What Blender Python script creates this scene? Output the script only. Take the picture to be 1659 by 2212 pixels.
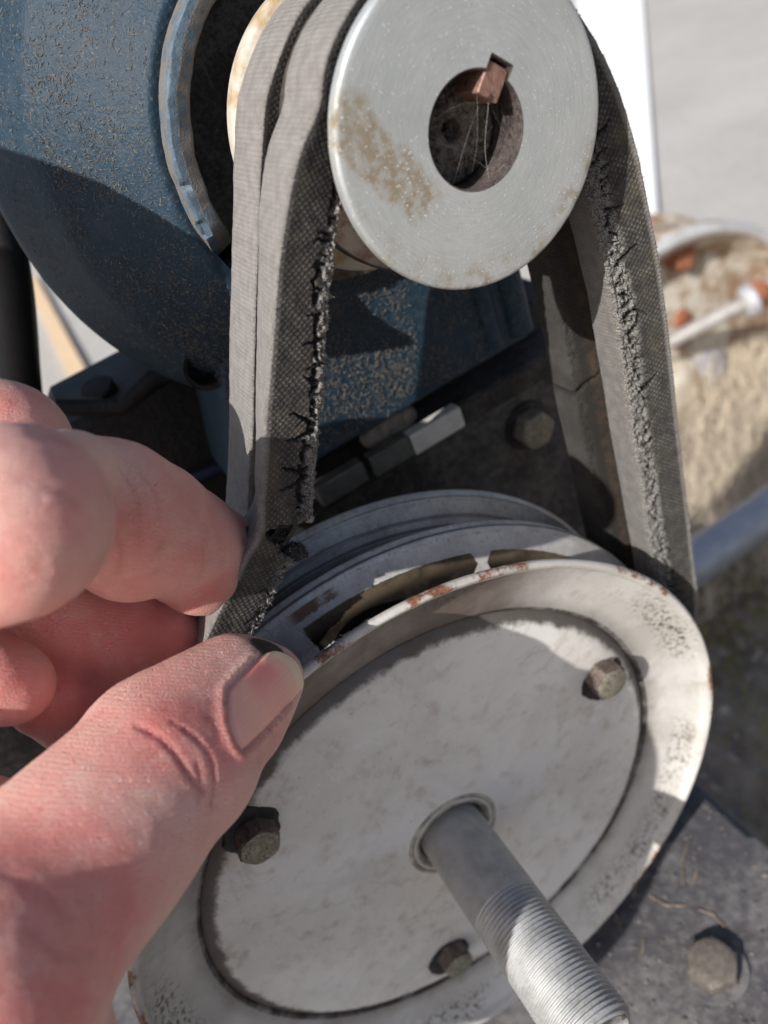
import bpy, math, random
import numpy as np
from mathutils import Matrix, Vector

for o in list(bpy.data.objects):
    bpy.data.objects.remove(o, do_unlink=True)
SC = bpy.context.scene
COL = SC.collection
rng = np.random.default_rng(7)
random.seed(7)
MM = 0.001

# ------------------------------------------------------------------ camera
# measured frame, millimetres: origin = centre of the small pulley's front face, +Y = along the shafts away
# from the viewer, +Z = up.  CAMR rows are the world axes in camera space.
CAMR = np.array([[0.8332187487507792, 0.5134551507154419, -0.20520800406896664],
                 [-0.44943412169187674, 0.4126861715535406, -0.7922746329824861],
                 [-0.3221109855146786, 0.7523655574335288, 0.5746221201785553]])
CAMO = np.array([-76.15091063648967, -129.41615111996575, 34.29698278226915])
FPX = 1964.1 / (1920 / 1659)             # focal length in pixels of a 1659 x 2212 view
BIG = np.array([-60.0, 0.0, -179.32])    # centre of the large pulley's front rim

cam_d = bpy.data.cameras.new('camera')
cam = bpy.data.objects.new('camera', cam_d)
COL.objects.link(cam)
mw = Matrix.Identity(4)
for i in range(3):
    for j in range(3):
        mw[i][j] = CAMR[i, j]
    mw[i][3] = CAMO[i] * MM
cam.matrix_world = mw
cam_d.sensor_fit = 'VERTICAL'
cam_d.sensor_height = 9.8
cam_d.sensor_width = 9.8
cam_d.lens = 9.8 * FPX / 2212.0
cam_d.clip_start = 0.01
cam_d.clip_end = 200
cam_d.dof.use_dof = True
cam_d.dof.focus_distance = 0.165
cam_d.dof.aperture_fstop = 3.4
SC.camera = cam

# ------------------------------------------------------------------ light
SUN_FROM = np.array([-0.695, -0.354, 0.626])       # direction towards the sun
SUN_FROM = SUN_FROM / np.linalg.norm(SUN_FROM)
w = bpy.data.worlds.new('World')
SC.world = w
w.use_nodes = True
wn = w.node_tree.nodes
sky = wn.new('ShaderNodeTexSky')
sky.sky_type = 'NISHITA'
sky.sun_disc = False
sky.dust_density = 2.2
sky.ozone_density = 0.5
sky.air_density = 0.8
sky.sun_elevation = math.asin(SUN_FROM[2])
sky.sun_rotation = math.atan2(SUN_FROM[0], SUN_FROM[1])
w.node_tree.links.new(sky.outputs[0], wn['Background'].inputs[0])
wn['Background'].inputs[1].default_value = 0.088
sd = bpy.data.lights.new('sun', 'SUN')
sun = bpy.data.objects.new('sun', sd)
COL.objects.link(sun)
sd.energy = 4.2
sd.angle = math.radians(0.5)
sd.color = (1.0, 0.965, 0.925)
sun.rotation_euler = Vector(SUN_FROM).to_track_quat('Z', 'Y').to_euler()
sun.location = (SUN_FROM[0], SUN_FROM[1], SUN_FROM[2])
SC.view_settings.view_transform = 'Standard'
SC.view_settings.look = 'None'
SC.view_settings.exposure = 0.46
SC.view_settings.gamma = 1.0


def ray(px, py):
    return CAMR @ np.array([(px - 829.5) / FPX, -(py - 1106.0) / FPX, -1.0])


def on(px, py, ax, val):
    """point on the plane axis=val seen at a place of the photograph (1659 x 2212 units)"""
    d = ray(px, py)
    return CAMO + d * ((val - CAMO[ax]) / d[ax])


def at(px, py, depth):
    return CAMO + ray(px, py) * depth


# ------------------------------------------------------------------ helpers: noise
def hash3(i, j, k, seed):
    n = (i * 374761393 + j * 668265263 + k * 2147483647 + seed * 974711) & 0x7fffffff
    n = (n ^ (n >> 13)) * 1274126177 & 0x7fffffff
    n = (n ^ (n >> 16)) & 0xffff
    return n / 65535.0


def vnoise(p, seed=0):
    p = np.asarray(p, float)
    i = np.floor(p).astype(np.int64)
    f = p - i
    f = f * f * (3 - 2 * f)
    r = 0
    for a in (0, 1):
        for b in (0, 1):
            for c in (0, 1):
                wgt = (f[..., 0] if a else 1 - f[..., 0]) * (f[..., 1] if b else 1 - f[..., 1]) * (f[..., 2] if c else 1 - f[..., 2])
                r = r + wgt * hash3(i[..., 0] + a, i[..., 1] + b, i[..., 2] + c, seed)
    return r * 2 - 1


def fbm(p, octv=4, seed=0):
    r = 0
    a = 0.5
    p = np.asarray(p, float)
    for k in range(octv):
        r = r + a * vnoise(p, seed + k)
        p = p * 2.03
        a *= 0.5
    return r


def sstep(a, b, x):
    t = np.clip((x - a) / (b - a), 0, 1)
    return t * t * (3 - 2 * t)


# ------------------------------------------------------------------ helpers: objects
def empty(name, loc, label=None, cat=None, group=None, kind=None):
    o = bpy.data.objects.new(name, None)
    o.empty_display_size = 0.005
    COL.objects.link(o)
    o.location = [c * MM for c in loc]
    tag(o, label, cat, group, kind)
    return o


def tag(o, label=None, cat=None, group=None, kind=None):
    if label: o['label'] = label
    if cat: o['category'] = cat
    if group: o['group'] = group
    if kind: o['kind'] = kind
    return o


def mesh(name, V, F, mat, parent=None, base=None, smooth=True, angle=35, attrs=None, uv=None, frame=True):
    """V in millimetres of the measured frame; becomes one mesh object (child of parent, or at base)"""
    V = np.asarray(V, float)
    if parent is not None:
        org = np.array(parent['_org']) if '_org' in parent else np.array(parent.location) / MM
        if parent.parent is not None:
            org = np.array(parent.parent.location) / MM
    else:
        org = np.array(base if base is not None else (0, 0, 0), float)
    me = bpy.data.meshes.new(name)
    L = (V - org) * MM
    me.from_pydata([tuple(v) for v in L.tolist()], [], F if isinstance(F, list) else F.tolist())
    me.update()
    if smooth:
        me.shade_smooth()
        if angle < 180:
            try:
                me.set_sharp_from_angle(angle=math.radians(angle))
            except Exception:
                pass
    if attrs:
        for k, a in attrs.items():
            ca = me.color_attributes.new(k, 'FLOAT_COLOR', 'POINT')
            c = np.ones((len(V), 4), np.float32)
            a = np.asarray(a)
            if a.ndim == 1:
                c[:, 0] = a
                c[:, 1] = 0
                c[:, 2] = 0
            else:
                c[:, :a.shape[1]] = a
            ca.data.foreach_set('color', c.ravel())
    if uv is not None:
        ul = me.uv_layers.new(name='UVMap')
        li = np.zeros(len(me.loops), np.int32)
        me.loops.foreach_get('vertex_index', li)
        ul.data.foreach_set('uv', np.asarray(uv, np.float32)[li].ravel())
    me.materials.append(mat)
    o = bpy.data.objects.new(name, me)
    COL.objects.link(o)
    if parent is not None:
        o.parent = parent
    else:
        o.location = [c * MM for c in org]
    return o


def grid_faces(n, m, close_n=False, close_m=False):
    i = np.arange(n if close_n else n - 1)
    j = np.arange(m if close_m else m - 1)
    I, J = np.meshgrid(i, j, indexing='ij')
    a = I * m + J
    b = ((I + 1) % n) * m + J
    c = ((I + 1) % n) * m + (J + 1) % m
    d = I * m + (J + 1) % m
    return np.stack([a, b, c, d], -1).reshape(-1, 4)


def lathe(prof, seg, c=(0, 0, 0), close=False, a0=0.0):
    """revolve (radius, y) round an axis parallel to Y through c"""
    prof = np.array(prof, float)
    th = np.linspace(0, 2 * math.pi, seg, endpoint=False) + a0
    V = np.zeros((seg, len(prof), 3))
    V[..., 0] = np.cos(th)[:, None] * prof[None, :, 0] + c[0]
    V[..., 1] = prof[None, :, 1] + c[1]
    V[..., 2] = np.sin(th)[:, None] * prof[None, :, 0] + c[2]
    return V.reshape(-1, 3), grid_faces(seg, len(prof), True, close)


def rprof(pts, rad, n=4):
    """round the corners of a polyline profile"""
    pts = [np.array(p, float) for p in pts]
    out = [pts[0]]
    for k in range(1, len(pts) - 1):
        a, b, c = pts[k - 1], pts[k], pts[k + 1]
        r = rad[k] if isinstance(rad, (list, tuple)) else rad
        la, lc = np.linalg.norm(a - b), np.linalg.norm(c - b)
        q = min(r, la * .45, lc * .45)
        p0 = b + (a - b) / la * q
        p1 = b + (c - b) / lc * q
        for t in np.linspace(0, 1, n + 1):
            out.append((1 - t) ** 2 * p0 + 2 * t * (1 - t) * b + t * t * p1)
    out.append(pts[-1])
    return np.array(out)


def join(parts):
    Vs, Fs, k = [], [], 0
    for V, F in parts:
        Vs.append(np.asarray(V, float))
        for f in (F.tolist() if hasattr(F, 'tolist') else F):
            Fs.append([i + k for i in f])
        k += len(V)
    return np.concatenate(Vs), Fs


def rbox(x0, x1, y0, y1, z0, z1, b=1.0):
    """box with chamfered edges (48 verts-ish): 24 verts, chamfer b"""
    V, F = [], []
    import itertools
    idx = {}
    X, Y, Z = (x0, x1), (y0, y1), (z0, z1)
    for i, j, k in itertools.product((0, 1), repeat=3):
        sx, sy, sz = (1, -1)[i], (1, -1)[j], (1, -1)[k]
        p = np.array([X[i], Y[j], Z[k]])
        for ax in range(3):
            off = np.array([sx, sy, sz]) * b
            off[ax] = 0
            idx[(i, j, k, ax)] = len(V)
            V.append(p + off)
    for ax in range(3):
        u, v = [q for q in range(3) if q != ax]
        for sgn in (0, 1):
            f = []
            for (a, c) in ((0, 0), (1, 0), (1, 1), (0, 1)):
                key = [0, 0, 0]
                key[ax] = sgn
                key[u] = a
                key[v] = c
                f.append(idx[tuple(key) + (ax,)])
            F.append(f)
    for ax in range(3):
        u, v = [q for q in range(3) if q != ax]
        for a in (0, 1):
            for c in (0, 1):
                k0 = [0, 0, 0]
                k0[u] = a
                k0[v] = c
                k1 = list(k0)
                k1[ax] = 1
                F.append([idx[tuple(k0) + (u,)], idx[tuple(k1) + (u,)], idx[tuple(k1) + (v,)], idx[tuple(k0) + (v,)]])
    for i, j, k in itertools.product((0, 1), repeat=3):
        F.append([idx[(i, j, k, 0)], idx[(i, j, k, 1)], idx[(i, j, k, 2)]])
    V = np.array(V)
    cen = V.mean(0)
    G = []
    for f in F:
        p = V[f]
        nrm = np.cross(p[1] - p[0], p[2] - p[0])
        G.append(f if nrm @ (p.mean(0) - cen) > 0 else f[::-1])
    return V, G


def tube(pts, rad, seg=12, cap=True):
    pts = np.array(pts, float)
    n = len(pts)
    rad = np.broadcast_to(np.array(rad, float), (n,))
    T = np.gradient(pts, axis=0)
    T /= np.linalg.norm(T, axis=1)[:, None] + 1e-12
    a = np.array([0, 0, 1.0]) if abs(T[0][2]) < .9 else np.array([1.0, 0, 0])
    V = []
    u = np.cross(T[0], a)
    u /= np.linalg.norm(u)
    th = np.linspace(0, 2 * math.pi, seg, endpoint=False)
    for k in range(n):
        u = u - T[k] * (u @ T[k])
        u /= np.linalg.norm(u)
        v = np.cross(T[k], u)
        V.append(pts[k] + rad[k] * (np.cos(th)[:, None] * u + np.sin(th)[:, None] * v))
    V = np.concatenate(V)
    F = grid_faces(n, seg, False, True).tolist()
    if cap:
        F.append(list(range(seg))[::-1])
        F.append([(n - 1) * seg + i for i in range(seg)])
    return V, F


def spline(P, n):
    """Catmull-Rom through rows of P, n samples, roughly even"""
    P = np.array(P, float)
    Q = np.vstack([2 * P[0] - P[1], P, 2 * P[-1] - P[-2]])
    out = []
    for k in range(len(P) - 1):
        p0, p1, p2, p3 = Q[k:k + 4]
        t = np.linspace(0, 1, 40, endpoint=False)[:, None]
        out.append(.5 * ((2 * p1) + (-p0 + p2) * t + (2 * p0 - 5 * p1 + 4 * p2 - p3) * t ** 2 + (-p0 + 3 * p1 - 3 * p2 + p3) * t ** 3))
    out.append(P[-1:])
    D = np.concatenate(out)
    s = np.concatenate([[0], np.cumsum(np.linalg.norm(np.diff(D[:, :3], axis=0), axis=1))])
    if n is None:
        return D, s
    q = np.linspace(0, s[-1], n)
    return np.stack([np.interp(q, s, D[:, i]) for i in range(D.shape[1])], 1)


def hexbolt(c, axis, up, af, h, wash=0, dome=.5, rot=0.0, shank=None):
    """hexagon head: c = centre of its seat, axis = outward direction; returns (head V,F)"""
    axis = np.array(axis, float)
    axis /= np.linalg.norm(axis)
    u = np.array(up, float)
    u -= axis * (u @ axis)
    u /= np.linalg.norm(u)
    v = np.cross(axis, u)
    R = af / math.sqrt(3)
    rows = []
    N = 48
    th = np.linspace(0, 2 * math.pi, N, endpoint=False) + rot
    ap = af / 2
    hexr = ap / np.cos(((th - rot + math.pi / 6) % (math.pi / 3)) - math.pi / 6)
    for (hh, f) in ((0, 0), (h * .86, 0), (h * .93, .35), (h, 1)):
        r = np.minimum(hexr, (1 - f) * 10 * R + f * ap * .97) if f < 1 else np.full(N, ap * .9)
        if f == .35:
            r = np.minimum(hexr, ap * 1.04)
        rows.append((r, hh))
    rows.append((np.full(N, ap * .45), h + dome * .25))
    rows.append((np.full(N, 0.02), h + dome * .3))
    V = []
    for r, hh in rows:
        V.append(np.array(c) + axis * hh + (r * np.cos(th))[:, None] * u + (r * np.sin(th))[:, None] * v)
    return np.concatenate(V), grid_faces(len(rows), N, False, True)[:, ::-1]


# ------------------------------------------------------------------ helpers: materials
class NT:
    def __init__(s, name):
        s.m = bpy.data.materials.new(name)
        s.m.use_nodes = True
        s.t = s.m.node_tree
        s.b = s.t.nodes['Principled BSDF']
        s.out = s.t.nodes['Material Output']
        s.co = None

    def n(s, typ, **kw):
        x = s.t.nodes.new(typ)
        for k, v in kw.items():
            setattr(x, k, v)
        return x

    def l(s, a, b):
        s.t.links.new(a, b)

    def _in(s, sock, val):
        if hasattr(val, 'is_output'):
            s.l(val, sock)
        else:
            if isinstance(val, (tuple, list)) and len(val) == 3 and sock.type == 'RGBA':
                val = tuple(val) + (1,)
            sock.default_value = val

    def obj(s):
        if s.co is None:
            s.co = s.n('ShaderNodeTexCoord')
        return s.co.outputs['Object']

    def uv(s):
        if s.co is None:
            s.co = s.n('ShaderNodeTexCoord')
        return s.co.outputs['UV']

    def scalevec(s, v, sc, loc=(0, 0, 0), rot=(0, 0, 0)):
        x = s.n('ShaderNodeMapping')
        x.inputs['Scale'].default_value = sc
        x.inputs['Location'].default_value = loc
        x.inputs['Rotation'].default_value = rot
        s.l(v, x.inputs[0])
        return x.outputs[0]

    def noise(s, scale, detail=4, rough=.55, vec=None, dist=0.0, w=None):
        x = s.n('ShaderNodeTexNoise')
        s.l(vec if vec is not None else s.obj(), x.inputs['Vector'])
        x.inputs['Scale'].default_value = scale
        x.inputs['Detail'].default_value = detail
        x.inputs['Roughness'].default_value = rough
        x.inputs['Distortion'].default_value = dist
        return x.outputs['Fac']

    def voro(s, scale, feature='F1', vec=None, rand=1.0, out='Distance'):
        x = s.n('ShaderNodeTexVoronoi', feature=feature)
        s.l(vec if vec is not None else s.obj(), x.inputs['Vector'])
        x.inputs['Scale'].default_value = scale
        x.inputs['Randomness'].default_value = rand
        return x.outputs[out]

    def ramp(s, fac, stops, interp='LINEAR'):
        x = s.n('ShaderNodeValToRGB')
        x.color_ramp.interpolation = interp
        el = x.color_ramp.elements
        while len(el) < len(stops):
            el.new(0.5)
        for e, (p, c) in zip(el, stops):
            e.position = p
            if not isinstance(c, (tuple, list)):
                c = (c, c, c)
            e.color = tuple(c) + (1,) if len(c) == 3 else c
        s._in(x.inputs[0], fac)
        return x.outputs[0]

    def rng(s, v, a, b, c=0.0, d=1.0, smooth=True):
        x = s.n('ShaderNodeMapRange')
        if smooth:
            x.interpolation_type = 'SMOOTHSTEP'
        s._in(x.inputs[0], v)
        x.inputs[1].default_value = a
        x.inputs[2].default_value = b
        x.inputs[3].default_value = c
        x.inputs[4].default_value = d
        return x.outputs[0]

    def mix(s, fac, a, b, mode='MIX'):
        x = s.n('ShaderNodeMix', data_type='RGBA', blend_type=mode)
        s._in(x.inputs[0], fac)
        s._in(x.inputs[6], a)
        s._in(x.inputs[7], b)
        return x.outputs[2]

    def mth(s, op, a, b=None, c=None, clamp=False):
        x = s.n('ShaderNodeMath', operation=op)
        x.use_clamp = clamp
        s._in(x.inputs[0], a)
        if b is not None: s._in(x.inputs[1], b)
        if c is not None: s._in(x.inputs[2], c)
        return x.outputs[0]

    def attr(s, name):
        x = s.n('ShaderNodeAttribute')
        x.attribute_name = name
        sp = s.n('ShaderNodeSeparateColor')
        s.l(x.outputs['Color'], sp.inputs[0])
        return sp.outputs[0], sp.outputs[1], sp.outputs[2]

    def sep(s, v):
        x = s.n('ShaderNodeSeparateXYZ')
        s.l(v, x.inputs[0])
        return x.outputs

    def bump(s, h, dist, strength=1.0, nrm=None):
        x = s.n('ShaderNodeBump')
        x.inputs['Strength'].default_value = strength
        x.inputs['Distance'].default_value = dist
        s._in(x.inputs['Height'], h)
        if nrm is not None:
            s.l(nrm, x.inputs['Normal'])
        return x.outputs[0]

    def set(s, color=None, rough=None, metal=None, normal=None, **kw):
        if color is not None: s._in(s.b.inputs['Base Color'], color)
        if rough is not None: s._in(s.b.inputs['Roughness'], rough)
        if metal is not None: s._in(s.b.inputs['Metallic'], metal)
        if normal is not None: s.l(normal, s.b.inputs['Normal'])
        for k, v in kw.items():
            s._in(s.b.inputs[k], v)
        return s.m


# ------------------------------------------------------------------ materials
def m_ground():
    k = NT('soil')
    a = k.noise(9, 8, .65)
    b = k.noise(70, 6, .7)
    c = k.voro(160, 'F1')
    col = k.ramp(a, [(.3, (.16, .12, .09)), (.5, (.30, .24, .18)), (.62, (.38, .31, .23)), (.75, (.18, .175, .07))])
    col = k.mix(k.rng(b, .45, .7), col, (.36, .31, .25))
    col = k.mix(k.rng(c, .0, .25, .5, 0), col, (.07, .055, .04))
    return k.set(col, .95, normal=k.bump(b, .01, .9))


def m_pavement():
    k = NT('pale_concrete')
    a = k.noise(3, 6, .6)
    b = k.noise(60, 5, .6)
    col = k.ramp(a, [(.3, (.36, .345, .32)), (.7, (.43, .415, .39))])
    col = k.mix(k.rng(b, .5, .75, 0, .5), col, (.25, .23, .21))
    return k.set(col, .9, normal=k.bump(b, .004, .5))


def m_blue():
    k = NT('dusty_blue_paint')
    a = k.noise(35, 6, .6)
    b = k.noise(420, 4, .6)
    c = k.noise(1500, 3, .6)
    paint = k.ramp(a, [(.3, (.010, .028, .047)), (.7, (.015, .039, .063))])
    dust = k.mth('MULTIPLY', k.rng(a, .35, .7, .25, 1), k.rng(b, .46, .62))
    spk = k.rng(c, .60, .72)
    d = k.mth('MAXIMUM', k.mth('MULTIPLY', dust, .10), k.mth('MULTIPLY', spk, .5))
    col = k.mix(d, paint, (.25, .225, .19))
    rough = k.mth('ADD', .55, k.mth('MULTIPLY', d, .4))
    h = k.mth('ADD', k.mth('MULTIPLY', b, .6), k.mth('MULTIPLY', c, .5))
    return k.set(col, rough, normal=k.bump(h, .0005, .8), **{'Specular IOR Level': .3})


def m_bluedusty():
    k = NT('blue_paint_thick_dust')
    b = k.noise(260, 5, .65)
    c = k.noise(1900, 3, .7)
    g = k.n('ShaderNodeNewGeometry')
    up = k.sep(g.outputs['Normal'])
    a = k.mth('ADD', b, k.mth('MULTIPLY', c, .35))
    d = k.rng(a, .52, .70, .1, .9)
    col = k.mix(d, (.07, .115, .155), (.165, .145, .128))
    col = k.mix(k.rng(c, .58, .75), col, (.12, .10, .09))
    return k.set(col, .8, normal=k.bump(k.mth('ADD', b, k.mth('MULTIPLY', c, .8)), .0005, 1))


def m_darkdust(name='dark_greasy_dust', a=(.013, .011, .010), b=(.06, .053, .046), sc=260, rough=.85):
    k = NT(name)
    n1 = k.noise(sc * .25, 5, .6)
    n2 = k.noise(sc * 3, 5, .7)
    f = k.mth('ADD', k.mth('MULTIPLY', n1, .6), k.mth('MULTIPLY', n2, .5))
    col = k.mix(k.rng(f, .46, .68), a, b)
    return k.set(col, rough, normal=k.bump(n2, .0006, 1))


STAIN = -62


def m_face():
    """turned and zinc plated steel face with rust bloom (object origin on the shaft axis)"""
    k = NT('zinc_plated_steel')
    x, y, z = k.sep(k.obj())[0:3]
    r = k.mth('SQRT', k.mth('ADD', k.mth('MULTIPLY', x, x), k.mth('MULTIPLY', z, z)))
    v = k.n('ShaderNodeCombineXYZ')
    k.l(r, v.inputs[0])
    th = k.mth('ARCTAN2', z, x)
    k.l(k.mth('MULTIPLY', th, .0015), v.inputs[1])
    turn = k.noise(2600, 3, .7, v.outputs[0])
    big = k.noise(55, 5, .6)
    fine = k.noise(2400, 3, .6)
    sparkle = k.voro(1500, 'F1', out='Distance')
    spk2 = k.noise(900, 2, .5)
    col = k.mix(k.rng(big, .3, .7), (.47, .505, .50), (.57, .595, .59))
    col = k.mix(k.mth('MULTIPLY', k.rng(turn, .35, .7), .35), col, (.36, .38, .385))
    # brown stain band on the left side and towards the lower rim
    rel = k.n('ShaderNodeVectorMath', operation='ADD')
    k.l(k.obj(), rel.inputs[0])
    rel.inputs[1].default_value = (.0190, 0, -.0030)
    vv = k.scalevec(rel.outputs[0], (1, 1, 1), rot=(0, math.radians(STAIN), 0))
    sx, sy, sz = k.sep(vv)[0:3]
    wob = k.mth('MULTIPLY', k.mth('SUBTRACT', k.noise(120, 6, .6), .5), .009)
    d1 = k.mth('ABSOLUTE', k.mth('ADD', sz, wob))
    d2 = k.mth('ABSOLUTE', k.mth('ADD', sx, wob))
    st = k.mth('MULTIPLY', k.rng(d1, .0030, .0052, 1, 0), k.rng(d2, .0100, .0150, 1, 0))
    st = k.mth('MULTIPLY', st, k.rng(k.noise(420, 5, .7), .34, .60, .40, 1))
    edge = k.mth('MULTIPLY', k.rng(r, .0185, .0262), k.rng(z, -.002, -.016))
    edge = k.mth('MULTIPLY', edge, k.rng(k.noise(240, 6, .7), .40, .66))
    edge2 = k.mth('MULTIPLY', k.rng(r, .0225, .0272), k.rng(k.noise(150, 6, .7), .50, .72))
    s_all = k.mth('MAXIMUM', st, k.mth('MAXIMUM', k.mth('MULTIPLY', edge, .95), k.mth('MULTIPLY', edge2, .75)))
    col = k.mix(k.mth('MULTIPLY', s_all, .88), col, k.mix(k.noise(700, 4), (.13, .088, .042), (.26, .205, .125)))
    glint = k.mth('MULTIPLY', k.rng(sparkle, .10, .26, 1, 0), k.rng(spk2, .46, .58))
    col = k.mix(glint, col, (.85, .87, .87))  # glints painted into the base colour as pale specks
    dots = k.mth('MULTIPLY', k.rng(k.voro(900), .05, .12, 1, 0), k.rng(k.noise(300, 3), .55, .65))
    col = k.mix(dots, col, (.10, .08, .07))
    rough = k.mth('ADD', .50, k.mth('MULTIPLY', s_all, .3))
    h = k.mth('ADD', k.mth('MULTIPLY', turn, .5), k.mth('ADD', k.mth('MULTIPLY', fine, .5), k.mth('MULTIPLY', glint, .6)))
    return k.set(col, rough, k.mth('SUBTRACT', .55, k.mth('MULTIPLY', s_all, .5)), k.bump(h, .00012, .8))


def m_bare():
    k = NT('bare_groove_steel')
    a = k.noise(220, 6, .7)
    col = k.mix(k.rng(a, .4, .65), (.36, .32, .29), (.22, .15, .11))
    return k.set(col, .38, .85, k.bump(k.noise(1800, 3), .0001, .6))


def m_cream():
    k = NT('dusty_cream_flange')
    a = k.noise(120, 6, .65)
    b = k.noise(1400, 4, .7)
    col = k.mix(k.rng(a, .42, .66), (.50, .47, .41), (.36, .25, .13))
    col = k.mix(k.rng(b, .66, .74), col, (.05, .04, .035))
    return k.set(col, .75, .1, k.bump(b, .0002, .6))


def m_bigpaint():
    """grey-white paint of the large pulley, grime and chips (origin = pulley centre)"""
    k = NT('worn_white_paint')
    x, y, z = k.sep(k.obj())[0:3]
    r = k.mth('SQRT', k.mth('ADD', k.mth('MULTIPLY', x, x), k.mth('MULTIPLY', z, z)))
    a = k.noise(28, 7, .62)
    b = k.noise(160, 6, .65)
    c = k.noise(900, 4, .65)
    col = k.mix(k.rng(a, .35, .68), (.56, .545, .51), (.40, .38, .345))
    col = k.mix(k.mth('MULTIPLY', k.rng(b, .50, .72), .45), col, (.30, .255, .205))
    film = k.mth('MULTIPLY', k.rng(z, .015, .075), k.rng(r, .0935, .091))
    film = k.mth('MULTIPLY', film, k.rng(x, .062, .035))
    col = k.mix(k.mth('MULTIPLY', film, k.rng(a, .3, .55, .55, .95)), col, (.15, .12, .10))
    # speckled grime band under the rim
    band = k.mth('MULTIPLY', k.rng(r, .083, .0875), k.rng(r, .0905, .094, 1, .15))
    sp = k.rng(k.noise(750, 5, .62), .50, .58)
    pat = k.rng(k.noise(26, 4, .6), .42, .62)
    col = k.mix(k.mth('MULTIPLY', k.mth('MULTIPLY', band, sp), k.mth('MULTIPLY', pat, 1.0)), col, (.085, .07, .058))
    # film of grime that thickens into the joint with the plate
    j = k.mth('MAXIMUM', k.rng(r, .0762, .0774, 1, 0), k.mth('MULTIPLY', k.rng(r, .0762, .0815, 1, 0), .45))
    col = k.mix(k.mth('MULTIPLY', j, k.rng(b, .25, .6, .5, 1)), col, (.035, .026, .022))
    # chipped rusty lip
    lip = k.rng(k.mth('ADD', r, k.mth('MULTIPLY', k.mth('SUBTRACT', b, .5), .004)), .0934, .0942)
    ch = k.rng(k.noise(60, 6, .7), .52, .60)
    rust = k.ramp(c, [(.35, (.10, .045, .025)), (.6, (.27, .12, .065))])
    col = k.mix(k.mth('MULTIPLY', lip, ch), col, rust)
    col = k.mix(k.rng(c, .69, .74), col, (.11, .09, .075))
    return k.set(col, k.rng(b, .3, .7, .38, .6), normal=k.bump(k.mth('ADD', b, k.mth('MULTIPLY', c, .4)), .00022, .5))


def m_plate():
    k = NT('chalky_white_plate')
    a = k.noise(30, 8, .62, dist=.6)
    b = k.noise(140, 7, .68)
    c = k.noise(1000, 4, .65)
    col = k.mix(k.rng(a, .33, .66), (.73, .715, .68), (.61, .585, .54))
    sw = k.noise(75, 8, .7, dist=1.6)
    col = k.mix(k.mth('MULTIPLY', k.rng(b, .50, .68), k.rng(a, .40, .62, .2, .8)), col, (.42, .36, .28))
    col = k.mix(k.mth('MULTIPLY', k.rng(sw, .54, .66), .38), col, (.40, .355, .29))
    col = k.mix(k.mth('MULTIPLY', k.rng(sw, .40, .33), .5), col, (.76, .765, .76))
    sv = k.scalevec(k.obj(), (60, 60, 700), rot=(0, math.radians(35), 0))
    scr = k.noise(1, 4, .7, sv)
    col = k.mix(k.mth('MULTIPLY', k.rng(scr, .60, .72), .25), col, (.45, .41, .35))
    col = k.mix(k.mth('MULTIPLY', k.rng(c, .64, .72), .8), col, (.14, .115, .095))
    x, y, z = k.sep(k.obj())[0:3]
    r = k.mth('SQRT', k.mth('ADD', k.mth('MULTIPLY', x, x), k.mth('MULTIPLY', z, z)))
    rim = k.rng(k.mth('ADD', r, k.mth('MULTIPLY', k.mth('SUBTRACT', b, .5), .006)), .0708, .0732)
    col = k.mix(k.mth('MULTIPLY', rim, .92), col, (.06, .048, .04))
    return k.set(col, k.rng(b, .3, .7, .42, .62), normal=k.bump(k.mth('ADD', b, k.mth('MULTIPLY', c, .3)), .0002, .5))


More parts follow.
